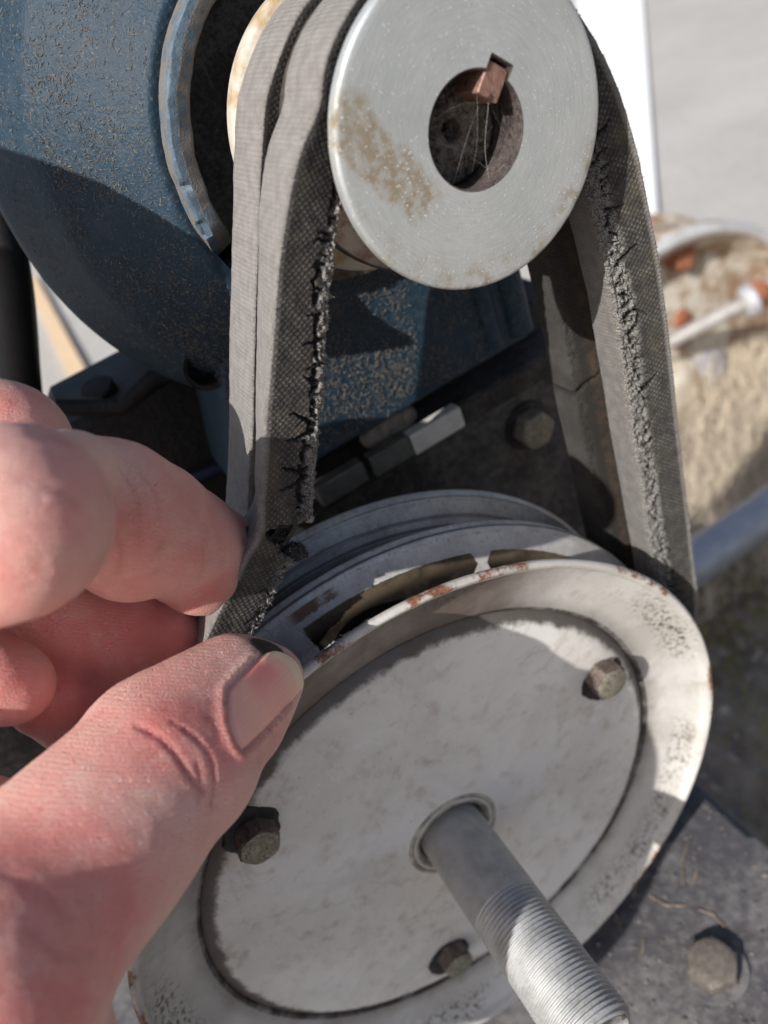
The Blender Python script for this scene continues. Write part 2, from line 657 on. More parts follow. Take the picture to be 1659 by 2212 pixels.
def m_wornwall(th0):
    """flank between the grooves: grey paint with a ragged band rubbed to bright dark steel"""
    k = NT('groove_wall_worn')
    x, y, z = k.sep(k.obj())[0:3]
    r = k.mth('SQRT', k.mth('ADD', k.mth('MULTIPLY', x, x), k.mth('MULTIPLY', z, z)))
    th = k.mth('ARCTAN2', z, x)
    n1 = k.mth('MULTIPLY', k.mth('SUBTRACT', k.noise(120, 7, .72), .5), .0030)
    n2 = k.mth('MULTIPLY', k.mth('SUBTRACT', k.noise(900, 5, .75), .5), .0018)
    rr = k.mth('ADD', r, k.mth('ADD', n1, n2))
    wear = k.mth('MULTIPLY', k.rng(k.mth('ADD', rr, n1), .0822, .0824), k.rng(k.mth('ADD', r, k.mth('MULTIPLY', n2, .35)), .0888, .0890, 1, 0))
    dth = k.mth('ABSOLUTE', k.mth('ADD', k.mth('SUBTRACT', th, th0), k.mth('MULTIPLY', n1, 9)))
    wid = k.mth('ADD', .018, k.mth('MULTIPLY', k.mth('ABSOLUTE', k.mth('SUBTRACT', r, .0862)), 7.0))
    wear = k.mth('MULTIPLY', wear, k.rng(k.mth('SUBTRACT', dth, wid), -.001, .001))
    wear = k.mth('MULTIPLY', wear, k.rng(k.mth('ADD', th, k.mth('MULTIPLY', n1, 20)), 1.66, 1.665, 1, 0))
    b = k.noise(120, 6, .65)
    c = k.noise(1100, 4, .7)
    paint = k.mix(k.rng(b, .38, .66), (.57, .555, .53), (.43, .415, .395))
    paint = k.mix(k.mth('MULTIPLY', k.rng(c, .55, .72), .7), paint, (.20, .18, .165))
    rustn = k.mth('MULTIPLY', k.rng(k.noise(40, 5, .65), .60, .66), k.rng(r, .0893, .0912))
    paint = k.mix(rustn, paint, (.20, .105, .07))
    steel = k.mix(k.rng(r, .0845, .0880), (.014, .012, .010), (.16, .12, .078))  # brown reflection painted into the bare steel, stronger towards the rim
    steel = k.mix(k.rng(b, .45, .7), steel, (.05, .04, .03))
    chips = k.mth('MULTIPLY', k.rng(r, .0815, .0822), k.rng(r, .0832, .0840, 1, 0))
    paint = k.mix(k.mth('MULTIPLY', chips, k.rng(c, .42, .55)), paint, (.70, .71, .70))
    rp = k.mth('MULTIPLY', k.rng(k.mth('ABSOLUTE', k.mth('SUBTRACT', th, 1.60)), .05, .09, 1, 0), k.rng(k.mth('ADD', r, k.mth('MULTIPLY', k.mth('SUBTRACT', c, .5), .002)), .0904, .0910))
    paint = k.mix(k.mth('MULTIPLY', rp, k.rng(b, .35, .5)), paint, (.17, .085, .055))
    col = k.mix(wear, paint, steel)
    h = k.mth('ADD', k.mth('MULTIPLY', wear, -1.2), k.mth('MULTIPLY', c, .35))
    return k.set(col, k.mth('SUBTRACT', .55, k.mth('MULTIPLY', wear, .25)), k.mth('MULTIPLY', wear, .35), k.bump(h, .00025, .9))


def m_greypaint():
    k = NT('grey_paint_scuffed')
    b = k.noise(130, 7, .68)
    c = k.noise(1100, 4, .7)
    x, y, z = k.sep(k.obj())[0:3]
    r = k.mth('SQRT', k.mth('ADD', k.mth('MULTIPLY', x, x), k.mth('MULTIPLY', z, z)))
    v = k.n('ShaderNodeCombineXYZ')
    k.l(r, v.inputs[0])
    k.l(y, v.inputs[1])
    rings = k.noise(520, 3, .6, v.outputs[0])
    col = k.mix(k.rng(b, .38, .66), (.57, .555, .53), (.41, .395, .375))
    col = k.mix(k.mth('MULTIPLY', k.rng(c, .52, .70), .75), col, (.16, .145, .135))
    col = k.mix(k.mth('MULTIPLY', k.rng(rings, .54, .60), .75), col, (.05, .046, .045))
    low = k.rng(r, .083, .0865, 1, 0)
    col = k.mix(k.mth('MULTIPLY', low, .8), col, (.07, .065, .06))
    rust = k.mth('MULTIPLY', k.rng(k.noise(40, 6, .65), .60, .66), k.rng(r, .0915, .0928))
    col = k.mix(rust, col, (.19, .095, .062))
    return k.set(col, .38, .15, k.bump(k.mth('ADD', c, rings), .0002, .6))


def m_shaft():
    k = NT('galvanised_shaft')
    a = k.noise(110, 6, .65)
    b = k.noise(1600, 4, .7)
    col = k.mix(k.rng(a, .35, .68), (.46, .465, .46), (.32, .325, .32))
    col = k.mix(k.rng(b, .52, .72), col, (.52, .51, .48))
    col = k.mix(k.rng(b, .33, .26), col, (.14, .135, .13))
    return k.set(col, k.rng(b, .3, .7, .45, .68), .5, k.bump(b, .00015, .8))


def m_boltm(name='weathered_bolt', c0=(.23, .215, .16), c1=(.33, .31, .25)):
    k = NT(name)
    a = k.noise(330, 6, .7)
    b = k.noise(1500, 4, .7)
    g = k.sep(k.obj())
    col = k.mix(k.rng(a, .4, .62), c0, c1)
    col = k.mix(k.rng(b, .52, .62), col, (.09, .07, .045))
    return k.set(col, .6, .45, k.bump(k.mth('ADD', a, b), .0004, .8))


def m_belt(fine=True, brown=False):
    """attributes: R dust and painted corner light, G crack, B fray; uv in millimetres (length, girth)"""
    k = NT('fabric_v_belt' if fine else 'fabric_v_belt_shaded')
    d, g, f = k.attr('belt')
    u, v = k.sep(k.uv())[0:2]
    nz = k.noise(.55, 3, .6, k.uv())
    wob = k.mth('MULTIPLY', k.mth('SUBTRACT', nz, .5), .8)
    p = math.pi / .68
    skew = k.mth('ADD', u, k.mth('MULTIPLY', v, .12))
    wob2 = k.mth('MULTIPLY', k.mth('SUBTRACT', k.noise(.9, 2, .5, k.uv()), .5), .9)
    a = k.mth('SINE', k.mth('MULTIPLY', k.mth('ADD', skew, wob), p))
    b = k.mth('SINE', k.mth('MULTIPLY', k.mth('ADD', v, wob2), p))
    weave = k.mth('MULTIPLY', a, b)
    n1 = k.noise(.35, 5, .6, k.uv())
    n2 = k.noise(3.0, 4, .7, k.uv())
    n3 = k.noise(.09, 4, .6, k.uv())
    wv = k.rng(weave, .05, .75)
    rib = k.mth('SINE', k.mth('MULTIPLY', k.mth('ADD', u, k.mth('MULTIPLY', wob, .6)), 2 * math.pi / .95))
    ribf = k.mth('ADD', k.mth('MULTIPLY', rib, .5), .5)
    side = k.mix(k.rng(n1, .35, .7), (.022, .021, .020), (.050, .044, .036))
    side = k.mix(k.rng(n3, .50, .72, 0, .4), side, (.10, .082, .045))
    side = k.mix(k.mth('MULTIPLY', wv, k.mth('MULTIPLY', k.mth('MULTIPLY', k.rng(n1, .3, .62, .15, .8), k.rng(n2, .30, .62)), k.rng(k.noise(.16, 4, .6, k.uv()), .36, .60, .2, 1))), side, (.20, .19, .172))
    dust = k.mix(k.rng(n1, .3, .7), (.215, .203, .188), (.315, .298, .278))
    dust = k.mix(k.mth('MULTIPLY', ribf, .22), dust, (.14, .13, .122))
    grain = k.noise(5.5, 3, .7, k.uv())
    dust = k.mix(k.rng(grain, .36, .66), k.mix(.55, dust, (.10, .09, .08)), dust)
    dust = k.mix(k.rng(n2, .645, .70), dust, (.04, .035, .033))
    dust = k.mix(k.rng(n2, .38, .30), dust, (.40, .385, .37))
    col = k.mix(d, side, dust)
    fr = k.mix(k.rng(n2, .36, .64), (.018, .016, .015), (.30, .285, .26))
    col = k.mix(f, col, fr)
    if brown:  # brown tint, with the shadow over this run painted in
        col = k.mix(k.rng(n3, .30, .60, .78, .95), col, (.016, .0125, .0095))
        eg = k.mth('MULTIPLY', k.rng(v, 18.5, 21.0), k.rng(v, 21.5, 23.5, 1, 0))
        col = k.mix(k.mth('MULTIPLY', eg, k.rng(n1, .35, .65, .0, .28)), col, (.14, .08, .035))
    col = k.mix(g, col, (.008, .008, .008))
    h = k.mth('ADD', k.mth('MULTIPLY', k.mth('MULTIPLY', weave, k.mth('SUBTRACT', 1, d)), .5), k.mth('ADD', k.mth('MULTIPLY', k.mth('MULTIPLY', rib, d), .28), k.mth('MULTIPLY', n2, .8)))
    return k.set(col, .8, normal=k.bump(h, .00022, .9), **{'Specular IOR Level': .35, 'Sheen Weight': .08})


def m_skin():
    """attributes: R redness, G grime, B pallor/crease"""
    k = NT('skin')
    r, g, cr = k.attr('skin')
    a = k.noise(60, 6, .6)
    b = k.noise(220, 5, .6)
    fine = k.voro(1500, 'DISTANCE_TO_EDGE')
    fine2 = k.noise(2600, 3, .6)
    # papillary ridges on the pads: warped parallel lines
    wv = k.n('ShaderNodeTexWave')
    wv.wave_type = 'BANDS'
    wv.bands_direction = 'DIAGONAL'
    k.l(k.obj(), wv.inputs['Vector'])
    wv.inputs['Scale'].default_value = 520
    wv.inputs['Distortion'].default_value = 6
    wv.inputs['Detail'].default_value = 1.5
    wv.inputs['Detail Scale'].default_value = .12
    red = k.mth('ADD', k.mth('MULTIPLY', r, .75), k.mth('MULTIPLY', k.rng(a, .38, .68), .42), clamp=True)
    col = k.mix(red, (.82, .525, .45), (.74, .275, .245))
    col = k.mix(k.mth('MULTIPLY', k.rng(b, .52, .70), .30), col, (.80, .56, .48))
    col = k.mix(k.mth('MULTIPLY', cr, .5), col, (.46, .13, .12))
    gm = k.rng(k.mth('MULTIPLY', k.mth('MINIMUM', g, 1.0), k.mth('MULTIPLY', k.noise(2200, 6, .9), 1.7)), .50, .72)
    col = k.mix(gm, col, (.012, .010, .010))
    gf = k.mth('MULTIPLY', k.mth('MINIMUM', g, 1.0), .38)
    col = k.mix(gf, col, (.10, .065, .055))
    h = k.mth('ADD', k.mth('MULTIPLY', k.rng(fine, 0, .10), .5), k.mth('ADD', k.mth('MULTIPLY', fine2, .45), k.mth('MULTIPLY', wv.outputs['Fac'], .10)))
    k.set(col, k.rng(b, .3, .7, .44, .60), normal=k.bump(h, .00045, .9))
    k.b.subsurface_method = 'RANDOM_WALK'
    k.b.inputs['Subsurface Weight'].default_value = .65
    k.b.inputs['Subsurface Radius'].default_value = (1.0, .36, .20)
    k.b.inputs['Subsurface Scale'].default_value = .0020
    k.b.inputs['Specular IOR Level'].default_value = .42
    return k.m


def m_nail():
    k = NT('fingernail')
    u, v = k.sep(k.uv())[0:2]
    sv = k.scalevec(k.uv(), (2.0, 55, 1))
    st = k.noise(1, 4, .6, sv)
    pink = k.mth('MULTIPLY', k.rng(u, .30, .55), k.rng(u, .72, .86, 1, 0))
    pink = k.mth('MULTIPLY', pink, k.rng(v, .20, .75, 1, .35))
    col = k.mix(k.rng(u, .05, .5), (.92, .46, .38), (.93, .50, .38))
    col = k.mix(k.mth('MULTIPLY', pink, .85), col, (.92, .28, .26))
    col = k.mix(k.rng(u, .86, .92), col, (.88, .66, .47))
    col = k.mix(k.mth('MULTIPLY', k.rng(st, .56, .70), k.rng(u, .3, .6)), col, (.80, .66, .56))
    col = k.mix(k.rng(u, .975, .995), col, (.30, .20, .13))
    k.set(col, .30, normal=k.bump(st, .00018, .8))
    k.b.inputs['Subsurface Weight'].default_value = .35
    k.b.inputs['Subsurface Radius'].default_value = (1, .4, .25)
    k.b.inputs['Subsurface Scale'].default_value = .0012
    return k.m


def m_flat(name, col, rough=.7, metal=0.0, var=.25, sc=200, bump=.0003):
    k = NT(name)
    a = k.noise(sc, 5, .65)
    c = k.mix(k.rng(a, .3, .7), tuple(x * (1 - var) for x in col), tuple(min(1, x * (1 + var)) for x in col))
    return k.set(c, rough, metal, k.bump(k.noise(sc * 4, 4, .7), bump, .8))


def m_rusty():
    k = NT('rusty_white_steel')
    a = k.noise(26, 6, .65)
    b = k.noise(150, 5, .65)
    col = k.mix(k.rng(a, .42, .60), (.62, .57, .47), (.33, .22, .14))
    col = k.mix(k.rng(b, .55, .7), col, (.30, .13, .06))
    return k.set(col, .7, .1, k.bump(b, .001, .6))


def m_key():
    k = NT('copper_brown_steel')
    sv = k.scalevec(k.obj(), (2600, 200, 500))
    a = k.noise(1, 5, .65, sv)
    b = k.noise(500, 4, .6)
    col = k.mix(k.rng(a, .35, .68), (.20, .10, .075), (.33, .20, .16))
    col = k.mix(k.rng(b, .6, .72), col, (.07, .04, .03))
    return k.set(col, .55, .35, k.bump(a, .00015, .8))


MAT = {}
MAT['soil'] = m_ground()
MAT['pave'] = m_pavement()
MAT['blue'] = m_blue()
MAT['bluedust'] = m_bluedusty()
MAT['dark'] = m_darkdust()
MAT['recess'] = m_darkdust('sooty_recess', (.05, .046, .044), (.15, .138, .128), 300)
MAT['frame'] = m_darkdust('dusty_steel_frame', (.026, .024, .023), (.11, .102, .092), 120, .75)
MAT['deck'] = m_darkdust('grimy_deck_steel', (.065, .062, .066), (.16, .152, .15), 90, .5)
MAT['black'] = m_darkdust('black_grease', (.005, .0045, .0045), (.018, .016, .015), 200, .6)
MAT['face'] = m_face()
MAT['bare'] = m_bare()
MAT['cream'] = m_cream()
MAT['big'] = m_bigpaint()
MAT['plate'] = m_plate()
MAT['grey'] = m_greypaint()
MAT['shaft'] = m_shaft()
MAT['bolt'] = m_boltm()
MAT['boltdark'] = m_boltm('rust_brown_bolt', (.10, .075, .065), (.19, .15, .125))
MAT['belt'] = m_belt()
MAT['belt_shaded'] = m_belt(False, True)
MAT['skin'] = m_skin()
MAT['nail'] = m_nail()
MAT['key'] = m_key()
MAT['zinc'] = m_flat('zinc_shim', (.62, .61, .57), .45, .25, .12)
MAT['zincd'] = m_flat('dull_shim', (.10, .10, .088), .6, .15, .2)
MAT['white'] = m_flat('white_post_paint', (.86, .86, .84), .5, 0, .03, 40)
MAT['rusty'] = m_rusty()
MAT['orange'] = m_flat('orange_rust', (.27, .10, .05), .85, 0, .45, 120, .001)
MAT['lint'] = m_flat('lint_fibre', (.20, .172, .138), .95, 0, .3, 900)
MAT['fluff'] = m_flat('belt_fluff', (.30, .285, .265), .95, 0, .3, 900)
MAT['darkfluff'] = m_flat('dark_belt_fluff', (.055, .052, .05), .95, 0, .3, 900)
MAT['web'] = m_flat('cobweb_thread', (.42, .40, .37), .9, 0, .2, 900)
MAT['straw'] = m_flat('dry_straw', (.60, .515, .39), .9, 0, .35, 30)
MAT['moss'] = m_flat('moss', (.22, .21, .06), .95, 0, .5, 60)
MAT['needle'] = m_flat('dry_needle', (.26, .19, .125), .85, 0, .4, 200)
MAT['pipe'] = m_flat('galvanised_pipe', (.40, .42, .45), .42, .4, .12, 60)
MAT['tan'] = m_flat('tan_timber', (.62, .46, .29), .8, 0, .2, 60)
MAT['rubber'] = m_flat('black_rubber', (.012, .012, .013), .55, 0, .3, 200)


# ================================================================== the setting
GZ = -650.0        # ground
DZ = -282.0        # deck top


def ground():
    xs = np.concatenate([[-30000, -8000, -3000, -1200], np.arange(-600, 1441, 20.0), [2000, 3000, 8000, 30000]])
    ys = np.concatenate([[-30000, -8000, -3000, -1000], np.arange(-300, 1001, 20.0), [1500, 3000, 8000, 30000]])
    X, Y = np.meshgrid(xs, ys, indexing='ij')
    P = np.stack([X / 60, Y / 60, 0 * X], -1)
    Z = GZ + 14 * fbm(P, 4, 3) + 5 * fbm(P * 5, 3, 8)
    Z = Z + 18 * np.exp(-((X - 620) / 300) ** 2 - ((Y - 580) / 120) ** 2)
    Z = np.where((X > 1500) | (X < -700) | (Y > 1050) | (Y < -320), GZ - 6, Z)
    pv = sstep(690, 780, Y - .10 * X)
    Z = Z * (1 - pv) + (GZ - 12) * pv
    o = mesh('ground', np.stack([X, Y, Z], -1).reshape(-1, 3), grid_faces(len(xs), len(ys))[:, ::-1], MAT['soil'])
    o['kind'] = 'structure'
    # pale concrete yard beyond the soil strip
    V, F = [], []
    pts = [(-30000, 640), (-600, 650), (0, 700), (300, 745), (600, 770), (1000, 830), (1500, 900), (30000, 4900), (30000, 30000), (-30000, 30000)]
    V = [(x, y, GZ + 5) for x, y in pts]
    n = len(pts)
    V += [(x, y, GZ - 40) for x, y in pts]
    F = [list(range(n))] + [[i, n + i, n + (i + 1) % n, (i + 1) % n] for i in range(n)]
    o = mesh('pavement', V, F, MAT['pave'], smooth=False)
    o['kind'] = 'structure'


ground()


def blades(name, pts, hmin, hmax, wdt, mat, lean=.6, seg=3, parent=None, seed=1, base=None):
    r = np.random.default_rng(seed)
    V, F = [], []
    for p in pts:
        h = r.uniform(hmin, hmax)
        a = r.uniform(0, 2 * math.pi)
        le = r.uniform(.1, lean) * h
        side = np.array([-math.sin(a), math.cos(a), 0]) * wdt * r.uniform(.6, 1.3)
        k = len(V)
        for i in range(seg):
            t = i / seg
            c = np.array(p) + np.array([math.cos(a) * le * t * t, math.sin(a) * le * t * t, h * t * (1 - .3 * t * le / h)])
            V.append(c - side * (1 - t))
            V.append(c + side * (1 - t))
        V.append(np.array(p) + np.array([math.cos(a) * le, math.sin(a) * le, h * .75]))
        for i in range(seg - 1):
            F.append([k + 2 * i, k + 2 * i + 1, k + 2 * i + 3, k + 2 * i + 2])
        F.append([k + 2 * seg - 2, k + 2 * seg - 1, k + 2 * seg])
    return mesh(name, V, F, mat, parent=parent, smooth=False, base=base)


# dry grass beyond the pulley, moss beside the deck
gp = []
for _ in range(17000):
    x = rng.uniform(250, 1050)
    y = rng.uniform(330, 640)
    if 18 * vnoise(np.array([x / 120, y / 120, 0])) + 12 < rng.uniform(-14, 14):
        continue
    gp.append((x, y, GZ - 2))
o = blades('dry_grass', gp, 25, 100, .85, MAT['straw'], 1.2, seed=4)
tag(o, 'blond dry grass tangled over the soil behind the belts', 'grass', kind='stuff')
gp = []
for _ in range(5200):
    x = rng.uniform(120, 560)
    y = rng.uniform(20, 420)
    if vnoise(np.array([x / 65, y / 65, 0.5])) < .05 + rng.uniform(-.25, .25):
        continue
    gp.append((x, y, GZ + 1))
o = blades('moss', gp, 8, 26, 2.2, MAT['moss'], .7, seed=5)
tag(o, 'yellow green moss and sprouts on the soil beside the deck', 'moss', kind='stuff')
# pebbles and crumbs on the soil
V, F = [], []
for _ in range(900):
    x, y = rng.uniform(100, 720), rng.uniform(-20, 640)
    q = rng.uniform(2.5, 8)
    k = len(V)
    c = np.array([x, y, GZ + 3 + rng.uniform(0, 6)])
    for d in ((1, 0, 0), (-1, 0, 0), (0, 1, 0), (0, -1, 0), (0, 0, 1), (0, 0, -1)):
        V.append(c + np.array(d) * q * rng.uniform(.6, 1.2))
    F += [[k + a, k + b, k + c2] for a, b, c2 in ((0, 2, 4), (2, 1, 4), (1, 3, 4), (3, 0, 4), (2, 0, 5), (1, 2, 5), (3, 1, 5), (0, 3, 5))]
o = mesh('gravel', V, F, m_flat('pebble', (.30, .265, .235), .8, 0, .5, 90), smooth=False)
tag(o, 'small pale pebbles scattered on the brown soil', 'gravel', kind='stuff')


# steel deck the pulley shaft stands over: runs along the shaft, free edge on the right
def deck():
    edge = on(1500, 1690, 2, DZ)[0]
    prof = rprof([(-330, -4), (-330, 0), (edge + 1.5, 0), (edge + 1.5, -24), (edge - 3, -24)], [0, 1, 3.2, 2, 0], 5)
    ys = np.array([-260, -120, -40, 40, 120, 300.0])
    V = np.array([[(p[0], y, DZ + p[1]) for p in prof] for y in ys]).reshape(-1, 3)
    o = mesh('deck', V, grid_faces(len(ys), len(prof)), MAT['deck'])
    o['kind'] = 'structure'
    # frame legs carrying the deck
    for (x, y, lb) in ((edge - 40, -180, 'square steel post under the deck edge below the large bolt'), (edge - 40, 240, 'square steel post under the deck edge beside the grass'),
                       (-290, -180, 'square steel post under the deck corner below the hand'), (-290, 240, 'square steel post under the deck behind the shade plate')):
        V, F = rbox(x - 20, x + 20, y - 20, y + 20, GZ - 20, DZ - 4.5, 2)
        tag(mesh('frame_post', V, F, MAT['frame'], base=(x, y, GZ)), lb, 'post', 'posts carrying the deck')
    return edge


EDGE = deck()
# hexagon bolt standing on the deck
bp = on(1538, 2076, 2, DZ + 7)
b0 = (bp[0], bp[1], DZ)
rt = empty('deck_bolt', b0, 'large weathered hexagon bolt head on the dark grimy deck', 'bolt')
V, F = hexbolt((bp[0], bp[1], DZ + 1.2), (0, 0, 1), (1, .25, 0), 15.5, 5.5)
mesh('bolt_head', V, F, m_boltm('sandy_bolt', (.15, .128, .11), (.21, .185, .16)), rt)
V, F = tube([(bp[0], bp[1], DZ - .3), (bp[0], bp[1], DZ + 1.3)], 11.5, 40)
mesh('washer', V, F, MAT['deck'], rt)
# dirt and needles lying on the deck
V, F = [], []
parts = []
for _ in range(26):
    x = rng.uniform(-60, EDGE - 4)
    y = rng.uniform(-75, 40)
    a = rng.uniform(0, math.pi)
    ln = rng.uniform(6, 20)
    m_ = np.array([math.cos(a), math.sin(a), 0])
    n_ = np.array([-math.sin(a), math.cos(a), 0])
    c = np.array([x, y, DZ + .7])
    bend = rng.uniform(-2, 2)
    parts.append(tube([c - m_ * ln / 2, c + n_ * bend, c + m_ * ln / 2], [.2, .32, .12], 4))
V, F = join(parts)
tag(mesh('pine_needles', V, F, MAT['needle'], base=(0, 0, DZ)), 'dry brown needles and stalks strewn over the deck', 'needles', kind='stuff')
parts = []
for _ in range(500):
    x = rng.uniform(-60, EDGE - 3)
    y = rng.uniform(-75, 90)
    q = rng.uniform(.25, .7) * (1 if rng.uniform() < .93 else 1.8)
    parts.append(rbox(x - q, x + q, y - q * .8, y + q * .8, DZ - .1, DZ + q, q * .4))
V, F = join(parts)
tag(mesh('grit', V, F, m_flat('deck_grit', (.15, .135, .12), .4, .1, .6, 150), base=(0, 0, DZ), smooth=False), 'fine glinting grit scattered over the deck', 'grit', kind='stuff')


# white post and pipe and rusty wheel in the yard
def board():
    """long white board lying on the yard"""
    z = GZ + 22
    r0, r1 = on(1424, 520, 2, z), on(1388, -6, 2, z)
    l0, l1 = on(1300, 520, 2, z), on(1245, -6, 2, z)
    def far(a, b, t): return a + (b - a) * t
    P = [far(r0, r1, -.02), far(r0, r1, 1.3), far(l0, l1, 1.3), far(l0, l1, -.02)]
    V = [p * [1, 1, 0] + [0, 0, z] for p in P] + [p * [1, 1, 0] + [0, 0, GZ + 5.5] for p in P]
    F = [[0, 1, 2, 3], [7, 6, 5, 4], [0, 4, 5, 1], [1, 5, 6, 2], [2, 6, 7, 3], [3, 7, 4, 0]]
    tag(mesh('white_board', V, F, MAT['white'], base=np.array(P).mean(0) * [1, 1, 0] + [0, 0, GZ + 5.5], smooth=False), 'long white board lying flat on the pale concrete yard', 'board')


board()


def pipe():
    z = GZ + 60
    a, b = on(1490, 1222, 2, z), on(1665, 1100, 2, z)
    v = (b - a) / np.linalg.norm(b - a)
    P = [a - v * 260, a, b, b + v * 500]
    rt = empty('steel_pipe', (P[0] + P[3]) / 2 - np.array([0, 0, z - GZ]), 'grey galvanised pipe lying level above the brown soil', 'pipe')
    V, F = tube(P, 24, 32)
    mesh('tube', V, F, MAT['pipe'], rt)
    for t in (0.12, .9):
        c = P[0] * (1 - t) + P[3] * t
        V, F = rbox(c[0] - 20, c[0] + 20, c[1] - 20, c[1] + 20, GZ - 20, z - 21, 2)
        mesh('foot', V, F, MAT['frame'], rt)


pipe()


def wheel():
    """rusty white-painted steel wheel standing in the dry grass"""
    R = 262.0
    c = np.array([588.6, 640.0, -648.8])
    base = (c[0], c[1], GZ)
    rt = empty('rusty_wheel', base, 'rusty white painted steel wheel half sunk upright in the dry grass', 'wheel')
    prof = rprof([(R * .30, 24), (R * .30, 7), (R * .62, 17), (R * .84, 27), (R * .90, 4), (R * .95, -10), (R, -7), (R, 10), (R * .94, 50), (R * .94, 100), (R, 110), (R * .9, 113)], 6, 4)
    V, F = lathe(prof, 72, c)
    mesh('rim', V, F, MAT['rusty'], rt)
    V, F = tube([c + np.array([R * .97 * math.cos(t), -8, R * .97 * math.sin(t)]) for t in np.linspace(0, 2 * math.pi, 60)], 8, 10, False)
    mesh('rim_edge', V, F, m_flat('pale_rim', (.62, .61, .60), .4, .3, .2, 20), rt)
    V, F = lathe(rprof([(.1, -14), (R * .2, -10), (R * .29, 7), (R * .29, 26)], 5), 40, c)
    mesh('hub_cap', V, F, MAT['rusty'], rt)
    for (px, py, q) in ((1478, 552, 20), (1650, 635, 15), (1478, 690, 13)):
        p = on(px, py, 1, c[1] + 10)
        V, F = lathe([(.05, -q * .35), (q * .7, -q * .28), (q, 0), (q * 1.15, q)], 20, p)
        V = V + (fbm(V / 9, 3, 17) * q * .35)[:, None]
        mesh('rust_blister', V, F, MAT['orange'], rt)
    a, b = on(1608, 655, 1, 585), on(1440, 742, 1, 628)
    rb = empty('wheel_bolt', b, 'pale rusty bolt with round dull zinc head poking out of the wheel', 'bolt')
    V, F = tube([a, (a + b) / 2, b], [10.5, 10.5, 9.5], 16)
    mesh('bolt_shank', V, F, m_flat('streaked_zinc', (.34, .32, .30), .5, .3, .35, 25), rb)
    d = (a - b) / np.linalg.norm(a - b)
    V, F = tube([a - d * 2, a + d * 2, a + d * 12, a + d * 16], [17, 22, 22, 15], 24)
    mesh('bolt_head', V, F, m_flat('dull_zinc_head', (.55, .56, .58), .4, .4, .2, 30), rb)


wheel()

# grey boulder half hidden in the grass
c = on(1505, 812, 2, GZ + 20)
th_, ph_ = np.meshgrid(np.linspace(0, 2 * math.pi, 48, endpoint=False), np.linspace(.02, math.pi - .02, 24), indexing='ij')
V = np.stack([np.sin(ph_) * np.cos(th_), np.sin(ph_) * np.sin(th_), np.cos(ph_)], -1).reshape(-1, 3)
V = V * (1 + .22 * fbm(V * 1.7, 3, 33))[:, None] * np.array([48, 38, 42])
V += np.array([c[0], c[1], GZ + 24])
tag(mesh('boulder', V, grid_faces(48, 24, True, False), m_flat('grey_stone', (.30, .29, .30), .85, 0, .25, 60, .002), base=(c[0], c[1], GZ)), 'rounded grey stone lying in the grass in front of the wheel', 'stone')

# far left: timber strip on the yard, black hose, dark mount under the motor
tz = GZ + 10
a, b = on(95, 660, 2, tz), on(190, 850, 2, tz)
u = (b - a) / np.linalg.norm(b - a)
n_ = np.array([-u[1], u[0], 0])
P4 = [a - u * 500 - n_ * 24, a - u * 500 + n_ * 24, b + u * 500 + n_ * 24, b + u * 500 - n_ * 24]
V = [p * [1, 1, 0] + [0, 0, GZ + 5] for p in P4] + [p * [1, 1, 0] + [0, 0, GZ + 24] for p in P4]
F = [[0, 1, 2, 3], [7, 6, 5, 4], [0, 4, 5, 1], [1, 5, 6, 2], [2, 6, 7, 3], [3, 7, 4, 0]]
tag(mesh('timber_strip', V, F, MAT['tan'], base=((a + b) / 2) * [1, 1, 0] + [0, 0, GZ + 5], smooth=False), 'tan timber strip lying on the bright yard under the motor', 'timber')


# ================================================================== the motor
MOT = empty('electric_motor', (0, 140, -80), 'dusty dark blue motor housing behind the belts', 'motor')


